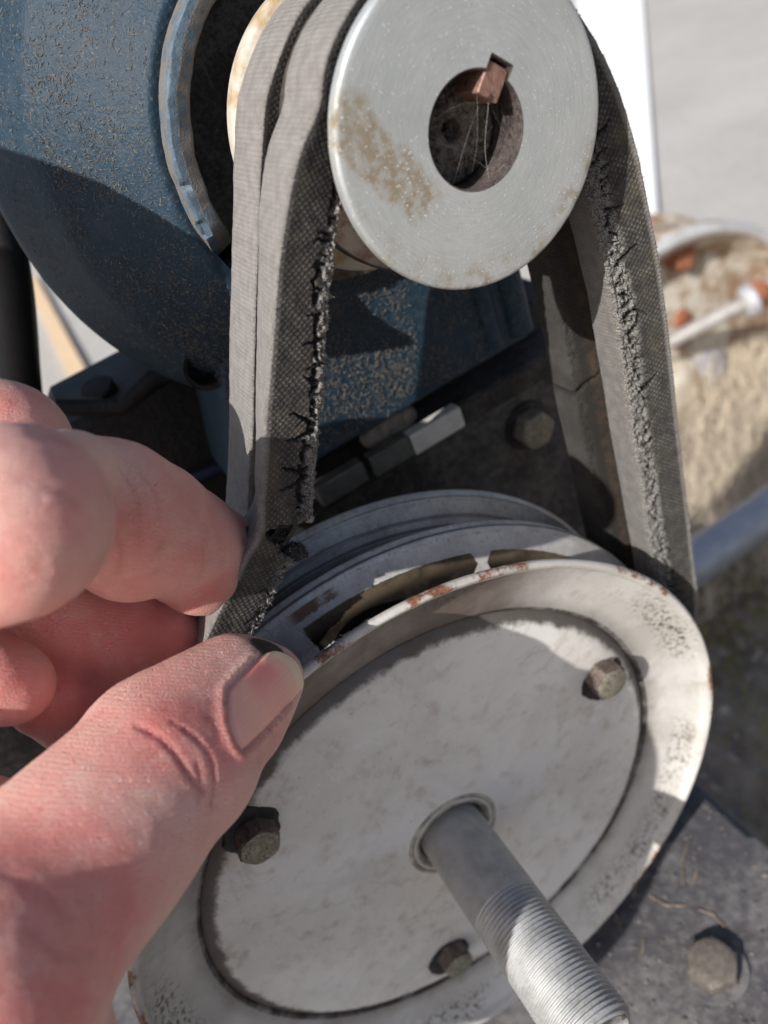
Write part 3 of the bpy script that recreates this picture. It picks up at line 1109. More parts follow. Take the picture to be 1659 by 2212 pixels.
def motor():
    rr = np.random.default_rng(3)
    # end bell
    prof = rprof([(43.0, 52), (45.5, 51.4), (64.5, 70.0), (67.5, 73), (74.5, 87), (77.5, 93), (77.5, 118), (74, 121), (74, 146), (60, 154), (1, 154)],
                 [0, 2, 1, 3, 3, 3, 1, 1, 1, 6, 0], 5)
    V, F = lathe(prof, 200)
    k = fbm(V / 9.0, 3, 11)
    nrm = V * [1, 0, 1]
    nrm /= np.linalg.norm(nrm, axis=1)[:, None] + 1e-9
    V = V + np.array([0, 1, 0]) * (k * .35)[:, None]
    tb = np.degrees(np.arctan2(V[:, 2], V[:, 0])) % 360
    sec = sstep(226, 236, tb) * (1 - sstep(318, 330, tb))
    V[:, 1] = V[:, 1] * (1 - sec) + np.maximum(V[:, 1], 72) * sec
    eb = mesh('end_bell', V, F[:, ::-1], MAT['blue'], MOT)
    # raised collar round the shaft opening: an arc that dies into the foot
    prof = rprof([(37.6, 75), (38.0, 49), (38.6, 47.4), (41.2, 46.4), (42.9, 46.5), (43.5, 47.4), (43.8, 58)], [0, .5, .4, .3, .3, .3, 0], 4)
    na = 170
    th_ = np.radians(np.linspace(-5, 199, na))
    V = np.zeros((na, len(prof), 3))
    shr = np.ones(na)
    shr[-12:] = np.linspace(1, .0, 12) ** .5
    V[..., 0] = np.cos(th_)[:, None] * prof[None, :, 0]
    V[..., 2] = np.sin(th_)[:, None] * prof[None, :, 0]
    V[..., 1] = np.maximum(prof[None, :, 1], 46 + 14 * (1 - shr[:, None]))
    V = V.reshape(-1, 3)
    F = np.array(grid_faces(na, len(prof)))
    V = V + (fbm(V / 3.0, 3, 5) * .55)[:, None] * np.array([0, 1, 0]) + (fbm(V / 4.0 + 9, 3, 6) * .5)[:, None] * (V * [1, 0, 1]) / 41
    # chipped stretch of the lip
    th = np.degrees(np.arctan2(V[:, 2], V[:, 0])) % 360
    for a0, a1, d in ((172, 176, 1.6), (183, 190, 2.2), (194, 197, 1.4)):
        wgt = sstep(a0, a0 + 2, th) * (1 - sstep(a1 - 2, a1, th))
        V[:, 1] += wgt * d * (V[:, 1] < 52) * (np.hypot(V[:, 0], V[:, 2]) > 42)
    co_ = mesh('shaft_collar', V, F[:, ::-1], MAT['bluedust'], MOT)
    co_.data.materials.append(m_flat('plain_blue_edge', (.062, .098, .132), .5, 0, .25, 300))  # bluer colour for the front faces of the lip
    jj = F.min(1) % len(prof)
    rj = prof[np.minimum(jj + 1, len(prof) - 1), 0]
    co_.data.polygons.foreach_set('material_index', ((rj > 41.4) & (rj < 43.45)).astype(np.int32))
    prof = [(8, 63.5), (22, 64), (30, 63), (36.9, 65)]
    V, F = lathe(prof, 120)
    V[:, 1] += fbm(V / 5, 3, 9) * .8
    mesh('seal_plate', V, F[:, ::-1], MAT['recess'], MOT)
    # cast foot below the bell
    def poly_block(name, pts, y0, y1, bev, mat, seedn=2):
        pts = np.array(pts, float)
        cen = pts.mean(0)
        n = 14
        ring = []
        m = len(pts)
        for i in range(m):
            a, b = pts[i], pts[(i + 1) % m]
            c = pts[(i - 1) % m]
            for t in np.linspace(0, 1, 6):
                p0 = a + (c - a) / np.linalg.norm(c - a) * min(bev * 1.5, np.linalg.norm(c - a) * .4)
                p1 = a + (b - a) / np.linalg.norm(b - a) * min(bev * 1.5, np.linalg.norm(b - a) * .4)
                ring.append((1 - t) ** 2 * p0 + 2 * t * (1 - t) * a + t * t * p1)
        ring = np.array(ring)
        layers = []
        for (ins, y) in ((bev, y0), (bev * .3, y0 + bev * .3), (0, y0 + bev), (0, y1)):
            d = ring - cen
            layers.append(np.stack([ring[:, 0] - d[:, 0] / np.linalg.norm(d, axis=1) * ins, np.full(len(ring), y), ring[:, 1] - d[:, 1] / np.linalg.norm(d, axis=1) * ins], 1))
        V = np.concatenate(layers)
        q = len(ring)
        F = grid_faces(len(layers), q, False, True)[:, ::-1].tolist()
        F.append(list(range(q)))
        F.append([3 * q + i for i in range(q)][::-1])
        return mesh(name, V, F, mat, MOT, angle=50)
    YFOOT = 69.4
    bl = on(690, 985, 1, YFOOT)
    br = on(1145, 700, 1, YFOOT)
    zb = (bl[2] + br[2]) / 2 - 2.5
    lt, lb = on(455, 600, 1, YFOOT), on(490, 900, 1, YFOOT)
    ft = poly_block('foot', [(lt[0] + 6, lt[2] + 3), (lt[0], lt[2]), (lb[0], lb[2]), (lb[0] - 7, zb), (br[0], zb), (br[0] - 2, -62), (28, -18)], YFOOT, 150, 1.6, MAT['blue'])
    # vertical ribs with rounded faces at the right end of the foot
    for x, r in ((br[0] - 3.5, 4.5), (br[0] - 13.5, 3.2)):
        V, F = tube([(x, YFOOT + r * .3, -19), (x, YFOOT + r * .3, zb + 3)], r, 24)
        mesh('rib', V, F, MAT['blue'], MOT)
    # drain hole under the bell, seen as a dark round pocket
    p = on(445, 790, 1, 74)
    V, F = lathe(rprof([(6.5, -1.4), (6.3, -1.0), (5.2, -.9), (5.0, 6), (.2, 6)], .3), 32, p)
    mesh('drain_boss', V, F[:, ::-1], MAT['black'], MOT)
    # lint lying on every face that looks at the viewer
    def fibres(name, pos, nor, lmin, lmax, rad, mat, parent, seed=1, lift=.35, curl=.5):
        r = np.random.default_rng(seed)
        V, F = [], []
        for p, nn in zip(pos, nor):
            a = r.normal(size=3)
            t = a - nn * (a @ nn)
            t /= np.linalg.norm(t) + 1e-9
            bnm = np.cross(nn, t)
            ln = r.uniform(lmin, lmax) * r.uniform(.5, 1)
            c1 = r.normal() * curl
            pts = [p + nn * .02, p + t * ln * .5 + nn * ln * r.uniform(.1, lift + .2) + bnm * ln * c1 * .5, p + t * ln + nn * ln * r.uniform(-.05, lift) + bnm * ln * c1 * r.uniform(-1, 1)]
            k = len(V)
            for q, rd in zip(pts, (rad, rad, rad * .6)):
                for an in (0, 2.09, 4.18):
                    V.append(q + rd * (math.cos(an) * bnm + math.sin(an) * nn))
            for i in range(2):
                for j in range(3):
                    F.append([k + 3 * i + j, k + 3 * i + (j + 1) % 3, k + 3 * i + 3 + (j + 1) % 3, k + 3 * i + 3 + j])
        o = mesh(name, V, F, mat, parent, smooth=True)
        o['kind'] = 'stuff'
        return o
    pos, nor = [], []
    for _ in range(11000):
        r_ = math.sqrt(rr.uniform(46.5 ** 2, 75 ** 2))
        t_ = rr.uniform(math.radians(95), math.radians(262))
        if .7 * vnoise(np.array([r_ / 5, t_ * 11, 2.0])) + .62 < rr.uniform(0, 1):
            continue
        if r_ < 66:
            if t_ > math.radians(228): continue
            pos.append(np.array([r_ * math.cos(t_), 51.6 + (r_ - 45.5) / 19 * 18.2, r_ * math.sin(t_)]))
            nn = np.array([math.cos(t_) * .625, -.78, math.sin(t_) * .625])
        else:
            if rr.uniform() < .6: continue
            yy = 72 + (r_ - 67) / 7.5 * 15
            pos.append(np.array([r_ * math.cos(t_), yy - .2, r_ * math.sin(t_)]))
            nn = np.array([math.cos(t_) * .89, -.45, math.sin(t_) * .89])
        nor.append(nn / np.linalg.norm(nn))
    fibres('lint', pos, nor, .3, 1.5, .075, MAT['lint'], MOT, 5)
    pos, nor = [], []
    for _ in range(8000):
        x = rr.uniform(-52, 32)
        z = rr.uniform(zb + 2, -18)
        if vnoise(np.array([x / 9, z / 9, 7.0])) * .8 + .55 - .012 * (x + 10) < rr.uniform(0, 1):
            continue
        pos.append(np.array([x, YFOOT - .05, z]))
        nor.append(np.array([0, -1.0, 0]))
    fibres('lint', pos, nor, .4, 1.9, .08, MAT['lint'], MOT, 6, .45)
    return zb, fibres


ZB, fibres = motor()

# unseen steel plate added left of the belts; its upper edge shades the lower part of the bell
pts = [(-200, 138), (-178, 120), (-142, 88), (-119, 67), (-99, 46), (-85, 30), (-85, 22), (-100, 16), (-120, 10), (-262, 10), (-262, 138)]
V = [(x, 29.6, z) for x, z in pts] + [(x, 32.0, z) for x, z in pts]
n_p = len(pts)
F = [list(range(n_p)), [n_p + i for i in range(n_p)][::-1]] + [[i, (i + 1) % n_p, n_p + (i + 1) % n_p, n_p + i] for i in range(n_p)]
GP = empty('shade_blocker', (-245, 50, DZ), 'added flat dusty steel plate on an upright post, shading the motor bell', 'shade blocker')
mesh('shade_plate', V, F, MAT['frame'], GP, smooth=False)
V, F = rbox(-262, -236, 32.4, 58, DZ - 1, 138, 2)
mesh('upright', V, F, MAT['frame'], GP)

# greasy mount and rail carrying the motor
MNT = empty('motor_mount', (0, 130, DZ), 'dark greasy steel mount under the blue motor', 'mount')
V, F = rbox(-175, 84, 84, 88.5, DZ - 3, ZB - 21.8, 1.2)
mesh('web_plate', V, F, MAT['frame'], MNT)
V, F = rbox(-56, 84, 75.6, 150, ZB - 21.5, ZB - 12.5, 1.2)
mesh('rail', V, F, MAT['dark'], MNT)
V, F = rbox(-52, 60, 90, 146, ZB - 12.2, ZB - .4, 1.0)
mesh('packing', V, F, MAT['dark'], MNT)
for i, (xa, xb, mt, hh) in enumerate(((900, 1008, 'zinc', 8.2), (815, 897, 'zincd', 8.2), (700, 800, 'zincd', 8.0))):
    a, b = on(xa, 0 + 985 - (xa - 900) * .56, 1, 70.5), on(xb, 985 - (xb - 900) * .56, 1, 70.5)
    V, F = rbox(a[0], b[0], 70.3, 75.4, a[2], a[2] + hh * .92, .5)
    mesh('shim', V, F, MAT[mt], MNT)
c = on(1160, 930, 1, 78)
V, F = hexbolt((c[0], 84.0, c[2]), (0, -1, 0), (0, 0, 1), 12.5, 7.5)
mesh('bolt', V, F, MAT['bolt'], MNT)
V, F = lathe([(3, 82.6), (9, 82.6), (9.4, 83), (9.4, 84.6)], 36, (c[0], 0, c[2]))
mesh('washer', V, F[:, ::-1], MAT['dark'], MNT)
# clod of dry dirt on the rail
c = on(850, 930, 1, 78)
V, F = lathe([(.1, -5), (5, -4), (9, -1), (10, 3), (8, 7)], 24, (0, 0, 0))
V = V * [1.1, .6, .45]
V = V + (fbm(V / 3.0, 3, 21) * 2.2)[:, None] * V / (np.linalg.norm(V, axis=1)[:, None] + .1)
V += np.array([c[0], 80, c[2]])
tag(mesh('dirt_clod', V, F[:, ::-1], m_flat('dry_dirt', (.26, .22, .18), .95, 0, .4, 300, .001), base=(c[0], 80, c[2] - 4)), 'crumbling clod of pale dirt under the blue foot', 'dirt')

# black hardware left of the mount
BRK = empty('bracket', (-90, 115, -120), 'black greasy bracket with a bolt under the motor bell', 'bracket')
a = on(112, 860, 1, 110)
V, F = rbox(a[0] - 4, -40, 104, 150, -200, a[2] - 8, 3)
mesh('block', V, F, MAT['black'], BRK)
b_ = on(190, 810, 1, 112)
V, F = hexbolt((b_[0], 118, b_[2] - 14), (0, -.25, 1), (1, 0, 0), 11, 9)
mesh('bolt', V, F, MAT['black'], BRK)
V, F = tube([on(120, 880, 1, 104), on(260, 880, 1, 103), on(330, 815, 1, 102), on(420, 800, 1, 102), on(520, 800, 1, 104)], 2.6, 12)
mesh('strap', V, F, MAT['black'], BRK)
V, F = tube([on(330, 1090, 1, 100), on(380, 1050, 1, 100), on(470, 1012, 1, 100), on(540, 985, 1, 100)], 2.2, 12)
mesh('wire', V, F, m_flat('dark_blue_wire', (.01, .016, .045), .45, 0, .2), BRK)
P = spline([on(-30, 380, 1, 135), on(0, 500, 1, 135), on(25, 620, 1, 135), on(40, 780, 1, 135), on(48, 960, 1, 135), on(20, 1300, 1, 140)], 30)
V, F = tube(P, 6.2, 24)
tag(mesh('rubber_hose', V, F, MAT['rubber'], base=P[-1]), 'thick black rubber hose hanging beside the motor bell', 'hose')


# ================================================================== small pulley
SP = empty('small_pulley', (0, 0, 0), 'small two groove steel pulley with a bright zinc face and a rust stain', 'pulley')
KA = math.atan2(5.9, 5.5)          # direction of the keyway


def small_pulley():
    RB = 9.53
    N = 360
    th = np.sort(np.concatenate([np.linspace(0, 2 * math.pi, N, endpoint=False), KA + np.array([-.2505, -.2495, .2495, .2505])]))
    d = (th - KA + math.pi) % (2 * math.pi) - math.pi
    r = np.where(np.abs(d) < .25, np.minimum(11.75 / np.cos(d), 2.45 / np.maximum(np.abs(np.sin(d)), 1e-4)), RB)
    r = np.maximum(r, RB)
    rows = []
    for (y, s) in ((40, 0), (6, 0), (.35, 0), (.1, .12), (0, .35)):
        rows.append(np.stack([(r + s) * np.cos(th), np.full(len(th), y), (r + s) * np.sin(th)], 1))
    V = np.concatenate(rows)
    F = grid_faces(len(rows), len(th), False, True)
    mesh('bore', V, F, MAT['bore'], SP)
    rows = [rows[-1]]
    for R, y in ((14, 0), (18, 0), (22, 0), (25.6, 0), (26.5, .02), (26.9, .15), (27.2, .5), (27.3, .95), (27.3, 2.6), (27.0, 3.0), (26.4, 3.2)):
        rows.append(np.stack([R * np.cos(th), np.full(len(th), y), R * np.sin(th)], 1))
    V = np.concatenate(rows)
    mesh('front_flange', V, grid_faces(len(rows), len(th), False, True), MAT['face'], SP)
    V, F = lathe(rprof([(26.6, 3.15), (16.2, 6.4), (16.2, 17.5), (27.2, 22), (27.6, 23), (27.6, 25.2), (27.2, 26), (17, 29.5), (17, 39)], .4, 3), 220)
    mesh('grooves', V, F, MAT['bare'], SP)
    V, F = lathe(rprof([(17, 38.6), (30.2, 43.2), (30.9, 44.2), (30.9, 47.5), (30, 48.2), (12, 48.2)], .5, 3), 220)
    mesh('rear_flange', V, F, MAT['cream'], SP)


MAT['bore'] = m_darkdust('rusty_bore', (.028, .022, .020), (.12, .094, .085), 320, .45)
small_pulley()

DS = empty('drive_shaft', (0, 12, 0), 'dark dirty shaft end recessed inside the pulley bore', 'shaft')
V, F = lathe(rprof([(.2, 13.5), (1.9, 11.0), (2.0, 8.6), (2.3, 8.3), (4, 8.2), (6, 8.2), (8.5, 8.2), (9.3, 9.2), (9.3, 70), (.2, 70)], .25, 3), 90)
n_ = fbm(V / 1.3, 4, 31)
V[:, 1] -= np.where((V[:, 1] < 9), n_ * 1.3, 0)
mesh('shaft_end', V, F, m_darkdust('crusty_shaft', (.004, .0035, .0035), (.17, .145, .12), 260, .9), DS)
# square key standing in the keyway
u = np.array([math.cos(KA), 0, math.sin(KA)])
t = np.array([-math.sin(KA), 0, math.cos(KA)])
V, F = rbox(5.6, 11.1, .5, 30, -2.3, 2.3, .22)
V = V[:, 0:1] * u + V[:, 1:2] * np.array([0, 1, 0]) + V[:, 2:3] * t
tag(mesh('shaft_key', V, F, MAT['key'], base=u * 8), 'square copper brown key wedged in the keyway of the bore', 'key')

# cobweb threads across the bore
parts = []
kp = u * 5.2
for i in range(11):
    if i < 6:
        a = kp + t * rng.uniform(-2.4, 2.4) + np.array([0, rng.uniform(-.1, 5), 0])
    else:
        q = rng.uniform(0, 6.28)
        a = np.array([9.4 * math.cos(q), rng.uniform(.3, 9), 9.4 * math.sin(q)])
    q = rng.uniform(2.2, 6.6)
    b = np.array([9.45 * math.cos(q), rng.uniform(.3, 9), 9.45 * math.sin(q)])
    m_ = (a + b) / 2 + rng.normal(size=3) * 1.1
    parts.append(tube(spline([a, m_, b], 8), (.014 if i % 5 else .026), 3, False))
V, F = join(parts)
tag(mesh('cobweb', V, F, MAT['web'], base=(0, 2, 0)), 'dusty cobweb threads strung across the pulley bore', 'cobweb', kind='stuff')

# ================================================================== large pulley
LP = empty('large_pulley', BIG, 'large two groove sheet steel pulley with worn white paint', 'pulley')


def wall_angle():
    p = on(1040, 1215, 1, 18.5)
    return math.atan2(p[2] - BIG[2], p[0] - BIG[0])


MAT['worn'] = m_wornwall(wall_angle())


def large_pulley():
    front = rprof([(74.6, 12.5), (75.6, 9.7), (78.0, 9.1), (82, 7.8), (87, 5.7), (90.6, 3.3), (92.2, 2.2), (93.0, .4), (94.5, -.55), (95.5, .3), (95.3, 1.8), (93.8, 3.2), (80.4, 9.2), (78.8, 12.0), (78.7, 14.3)],
                  [0, .7, 1.5, 3, 4, 2, .7, .7, .8, .6, .8, 1, 1.2, .5, 0], 5)
    V, F = lathe(front, 420, BIG)
    V = V + np.array([0, 1, 0]) * (fbm(V / 22, 3, 4) * .28)[:, None]
    mesh('front_flange', V, F, MAT['big'], LP, angle=60)
    V, F = lathe(rprof([(78.8, 14.0), (78.8, 14.9), (79.5, 15.6)], .4, 4), 300, BIG)
    mesh('groove_floor', V, F, MAT['black'], LP)
    V, F = lathe(rprof([(79.4, 15.5), (86, 18.0), (93.4, 21.2)], .5, 6), 420, BIG)
    mesh('groove_wall', V, F, MAT['worn'], LP)
    V, F = lathe(rprof([(93.35, 21.15), (94.6, 21.9), (95.0, 22.8), (94.3, 23.5), (93.6, 24.0), (94.4, 24.6), (94.9, 25.4), (94.2, 26.3), (79.5, 32), (78.8, 33), (78.8, 37.5), (79.6, 38.5), (92.6, 43.4), (93.9, 43.6), (94.5, 44.5), (95.2, 46), (94.6, 47), (93.4, 47.4), (60, 40)],
                        .6, 4), 420, BIG)
    V = V + np.array([0, 1, 0]) * (fbm(V / 25, 3, 14) * .25)[:, None]
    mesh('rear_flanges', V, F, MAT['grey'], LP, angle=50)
    rr = np.concatenate([np.linspace(12, 68, 30), np.array([70, 72, 73.2, 74.2, 74.9, 75.2])])
    yy = np.where(rr < 69.5, 8.0, 8.0 + ((rr - 69.5) / 5.7) ** 2 * 2.6)
    V, F = lathe(np.stack([rr, yy], 1), 300, BIG)
    d = V - BIG
    V[:, 1] += fbm(V / 30, 3, 24) * .5
    V[:, 1] -= .9 * np.exp(-(np.hypot(d[:, 0], d[:, 2]) - 12) ** 2 / 60)
    mesh('hub_plate', V, F, MAT['plate'], LP)
    # raised ring and dark gap round the shaft
    V, F = lathe(rprof([(10.6, 12), (10.8, 8.6), (11.7, 7.4), (12.3, 6.9), (12.9, 7.2), (13.2, 7.5), (13.8, 6.9), (14.5, 6.8), (15.0, 7.1), (15.3, 8.2)], .5, 4), 120, BIG)
    mesh('hub_ring', V, F, MAT['collar'], LP)
    # bolts through the plate
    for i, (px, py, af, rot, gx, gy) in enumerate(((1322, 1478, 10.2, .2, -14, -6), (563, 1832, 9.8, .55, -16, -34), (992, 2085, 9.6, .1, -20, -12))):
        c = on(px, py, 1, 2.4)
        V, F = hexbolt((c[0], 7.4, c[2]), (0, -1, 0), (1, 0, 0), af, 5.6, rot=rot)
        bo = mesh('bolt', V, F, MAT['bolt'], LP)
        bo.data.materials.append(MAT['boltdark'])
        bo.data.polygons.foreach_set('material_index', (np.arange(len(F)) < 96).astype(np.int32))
        g = on(px + gx, py + gy, 1, 7.0)
        V, F = lathe([(.1, -.25), (5.5, -.3), (8.0, -.2), (9.0, .25), (9.3, 1.2)], 160, (g[0], 7.55, g[2]))
        ang = np.arctan2(V[:, 2] - g[2], V[:, 0] - g[0])
        k = .84 + .16 * fbm(np.stack([np.cos(ang) * 2, np.sin(ang) * 2, np.full(len(V), i * 3.0)], 1), 4, 6)
        V[:, 0] = g[0] + (V[:, 0] - g[0]) * k
        V[:, 2] = g[2] + (V[:, 2] - g[2]) * k
        mesh('grease_ring', V, F, MAT['black'], bo)


MAT['collar'] = m_flat('grimy_ring', (.36, .335, .275), .5, .1, .45, 260)
large_pulley()

# threaded shaft end sticking out of the plate towards the viewer
TS = empty('threaded_shaft', BIG + np.array([0, 8, 0]), 'grey galvanised threaded shaft sticking out of the large pulley', 'shaft')


def threaded():
    R = 10.15
    seg = 120
    th = np.linspace(0, 2 * math.pi, seg, endpoint=False)
    ys = np.concatenate([np.array([46, 20, 8, 0, -6]), np.arange(-9, -58.6, -.16)])
    p = 1.27
    Y, T = np.meshgrid(ys, th, indexing='ij')
    ph = (Y / p + T / (2 * math.pi)) % 1.0
    tri = np.abs(ph - .5) * 2
    cut = np.clip((tri - .12) / .8, 0, 1) * .72
    start = sstep(-9.5, -13.5, Y)
    start = np.clip((-20.0 - Y) / 1.6, 0, 1)
    r = R - cut * start
    r = r - np.clip((-56.4 - Y) / 2.2, 0, 1) * 1.4
    P = np.stack([np.cos(T), Y / 4, np.sin(T)], -1) * 3
    r = r + start * .10 * fbm(P * 6, 3, 41)
    V = np.stack([BIG[0] + r * np.cos(T), Y + 0 * T, BIG[2] + r * np.sin(T)], -1).reshape(-1, 3)
    F = grid_faces(len(ys), seg, False, True).tolist()
    F.append([(len(ys) - 1) * seg + i for i in range(seg)])
    mesh('rod', V, F, MAT['shaft'], TS, angle=180)
    c = BIG + np.array([0, -58.5, 0])
    parts = []
    for i in range(6):
        a = rng.uniform(0, 6.28)
        q = rng.uniform(.4, 1.1)
        rad = rng.uniform(4, 9)
        x, z = c[0] + rad * math.cos(a), c[2] + rad * math.sin(a)
        parts.append(rbox(x - q, x + q, c[1] - q * .8, c[1] + .3, z - q, z + q, q * .4))
    V, F = join(parts)
    mesh('rust_flakes', V, F, MAT['boltdark'], TS)['kind'] = 'stuff'


threaded()


# ================================================================== belts
def seg_dist(P, A, B):
    """distance of points P (n,2) to segment AB and parameter"""
    d = B - A
    t = np.clip(((P - A) @ d) / (d @ d + 1e-12), 0, 1)
    return np.linalg.norm(P - (A + t[:, None] * d), axis=1), t


def make_belt(root_name, label, path, width, thick, s_fine, cracks, seed, nside, fine_step, fray_ranges, dust_side=0.0, mat='belt', shaded_from=None):
    """path rows: x,y,z of the front-outer corner, twist (radians).  Closed loop.
       girth order: outer face (rear -> front), front side, inner face, rear side"""
    P = np.array(path, float)
    n = len(P)
    Q = np.vstack([P[-1], P, P[0], P[1]])
    out = []
    for k in range(n):
        p0, p1, p2, p3 = Q[k], Q[k + 1], Q[k + 2], Q[k + 3]
        # centripetal-like: chord scaled tangents to avoid overshoot
        d1 = np.linalg.norm((p2 - p1)[:3]); d0 = np.linalg.norm((p1 - p0)[:3]); d2 = np.linalg.norm((p3 - p2)[:3])
        m1 = (p2 - p1) * d0 / (d0 + d1) + (p1 - p0) * d1 / (d0 + d1) * d1 / d0
        m2 = (p3 - p2) * d1 / (d1 + d2) * d1 / d2 + (p2 - p1) * d2 / (d1 + d2)
        t = np.linspace(0, 1, 50, endpoint=False)[:, None]
        out.append((2 * t ** 3 - 3 * t ** 2 + 1) * p1 + (t ** 3 - 2 * t ** 2 + t) * m1 + (-2 * t ** 3 + 3 * t ** 2) * p2 + (t ** 3 - t ** 2) * m2)
    D = np.concatenate(out + [P[:1]])
    s = np.concatenate([[0], np.cumsum(np.linalg.norm(np.diff(D[:, :3], axis=0), axis=1))])
    Ltot = s[-1]
    key_s = s[np.arange(n) * 50]
    # stations: fine where seen
    st = [0.0]
    while st[-1] < Ltot - 1e-6:
        step = 2.5
        for a, b in s_fine:
            if key_s[a] <= st[-1] <= (key_s[b] if b < n else Ltot):
                step = fine_step
        st.append(st[-1] + step)
    st = np.array(st[:-1]) * (1.0)
    if Ltot - st[-1] < .1: st = st[:-1]
    C = np.stack([np.interp(st, s, D[:, i]) for i in range(4)], 1)
    m = len(st)
    T = np.roll(C[:, :3], -1, 0) - np.roll(C[:, :3], 1, 0)
    T /= np.linalg.norm(T, axis=1)[:, None]
    # smooth the tangents a little
    for _ in range(4):
        T = (np.roll(T, 1, 0) + T * 2 + np.roll(T, -1, 0)) / 4
    T /= np.linalg.norm(T, axis=1)[:, None]
    Wd = np.tile(np.array([0, 1.0, 0]), (m, 1))
    Wd -= T * (Wd * T).sum(1)[:, None]
    Wd /= np.linalg.norm(Wd, axis=1)[:, None]
    In = np.cross(Wd, T)
    In /= np.linalg.norm(In, axis=1)[:, None]
    cen = np.array([-30, 0, -90.0])
    sgn = np.sign(((cen - C[:, :3]) * In).sum(1).mean())
    In = In * sgn
    tw = C[:, 3]
    W2 = np.cos(tw)[:, None] * Wd + np.sin(tw)[:, None] * In
    I2 = -np.sin(tw)[:, None] * Wd + np.cos(tw)[:, None] * In
    taper = thick * math.tan(math.radians(17))
    corner = .7
    g = []      # (w, t, region) girth points
    for q in np.linspace(0, 1, 17):
        g.append((width - corner - q * (width - 2 * corner), -.25 * math.sin(math.pi * q), 0))
    for q in np.linspace(0, 1, 5)[1:-1]:
        a = q * math.pi / 2
        g.append((corner - corner * math.sin(a), corner - corner * math.cos(a), 0.5))
    for q in np.linspace(0, 1, nside):
        tt = corner + q * (thick - 1.6 * corner)
        g.append((tt / thick * taper, tt, 1))
    for q in np.linspace(0, 1, 12):
        g.append((taper + .6 + q * (width - 2 * taper - 1.2), thick, 2))
    for q in np.linspace(0, 1, 12):
        tt = thick - .6 - q * (thick - 1.2)
        g.append((width - tt / thick * taper, tt, 3))
    g = np.array(g)
    k = len(g)
    gir = np.concatenate([[0], np.cumsum(np.linalg.norm(np.diff(g[:, :2], axis=0), axis=1))])
    V = C[:, None, :3] + g[None, :, 0, None] * W2[:, None] + g[None, :, 1, None] * I2[:, None]
    # normals of the girth (outward), from the profile
    gt = np.roll(g[:, :2], -1, 0) - np.roll(g[:, :2], 1, 0)
    gn = np.stack([gt[:, 1], -gt[:, 0]], 1)
    gn /= np.linalg.norm(gn, axis=1)[:, None]
    gc = g[:, :2].mean(0)
    flip = np.sign(((g[:, :2] - gc) * gn).sum(1))
    gn *= flip[:, None]
    N = gn[None, :, 0, None] * W2[:, None] + gn[None, :, 1, None] * I2[:, None]
    S, G = np.meshgrid(st, gir, indexing='ij')
    reg = np.tile(g[:, 2], (m, 1))
    tt = np.tile(g[:, 1], (m, 1))
    dust = np.where(reg == 0, 1.0, np.where(reg == .5, .85, dust_side))  # corner value raised to paint in the sunlit belt edge
    dust = np.where((reg == 1), np.maximum(dust_side, .75 * (1 - sstep(corner, corner + 1.0, tt))), dust)
    dust = np.where(reg == 2, .62, dust)
    crack = np.zeros_like(S)
    fray = np.zeros_like(S)
    disp = np.zeros_like(S)
    side = (reg == 1) | (reg == 2)
    # fraying towards the inner edge
    for (a, b, t0, amp) in fray_ranges:
        sa, sb = key_s[a], (key_s[b] if b < n else Ltot)
        inr = sstep(sa - 4, sa + 4, S) * (1 - sstep(sb - 4, sb + 4, S)) * side
        edge = t0 + .9 * fbm(np.stack([S / 2.6, 0 * S, 0 * S + seed], -1), 3, seed)
        f = inr * sstep(edge - .3, edge + .9, tt) * np.where(reg == 2, 1 - sstep(0, 2.2, (G - gir[np.argmax(g[:, 2] == 2)])), 1)
        nn = fbm(np.stack([S / .9, G / .75, 0 * S], -1), 4, seed + 3)
        disp += f * (nn * amp * 1.7 - amp * .35)
        fray = np.maximum(fray, f)
    # cracks
    sub = np.stack([S[side], tt[side]], 1)
    ck = np.zeros(len(sub))
    flap = np.zeros(len(sub))
    for (pts, wdt, dep, *sharp) in cracks(key_s, Ltot, np.random.default_rng(seed)):
        pts = np.array(pts, float)
        lo = pts.min(0) - 1.5
        hi = pts.max(0) + 1.5
        sel = np.where(((sub >= lo) & (sub <= hi)).all(1))[0]
        if len(sel) == 0: continue
        L = len(pts) - 1
        for i in range(L):
            d, tpar = seg_dist(sub[sel], pts[i], pts[i + 1])
            wl = wdt * (1 - (.80 if sharp else .85) * (i + tpar) / L)
            v = 1 - (sstep(wl * .86, wl * 1.0 + .02, d) if sharp else sstep(wl * .35, wl * 1.0 + .05, d))
            ck[sel] = np.maximum(ck[sel], v * dep * (1 - .5 * (i + tpar) / L))
            if sharp:      # the lips of the tear stand proud
                lip = np.exp(-((d - wl - .5) / .5) ** 2) * (d > wl)
                flap[sel] = np.maximum(flap[sel], lip * .7 * (1 - .7 * (i + tpar) / L))
    crack[side] = np.clip(ck / .8, 0, 1)
    disp[side] += flap * (ck < .05) - ck
    # soft general relief
    disp += .10 * fbm(np.stack([S / 1.4, G / 1.4, 0 * S + 5], -1), 3, seed + 9)
    disp += .22 * fbm(np.stack([S / 9, G / 9, 0 * S + 2], -1), 2, seed + 12)
    V = V + N * disp[..., None]
    F = grid_faces(m, k, True, True)
    p = V.reshape(m, k, 3)
    e1 = p[1, 4] - p[0, 4]
    e2 = p[0, 5] - p[0, 4]
    if np.cross(e1, e2) @ N[0, 4] < 0:
        F = F[:, ::-1]
    base = V.reshape(-1, 3)[np.argmin(V.reshape(-1, 3)[:, 2])]
    rt = empty(root_name, base, label, 'belt')
    o = mesh('band', V.reshape(-1, 3), F, MAT[mat], rt, angle=180, attrs={'belt': np.stack([dust, crack, fray], -1).reshape(-1, 3)},
             uv=np.stack([S, G], -1).reshape(-1, 2))
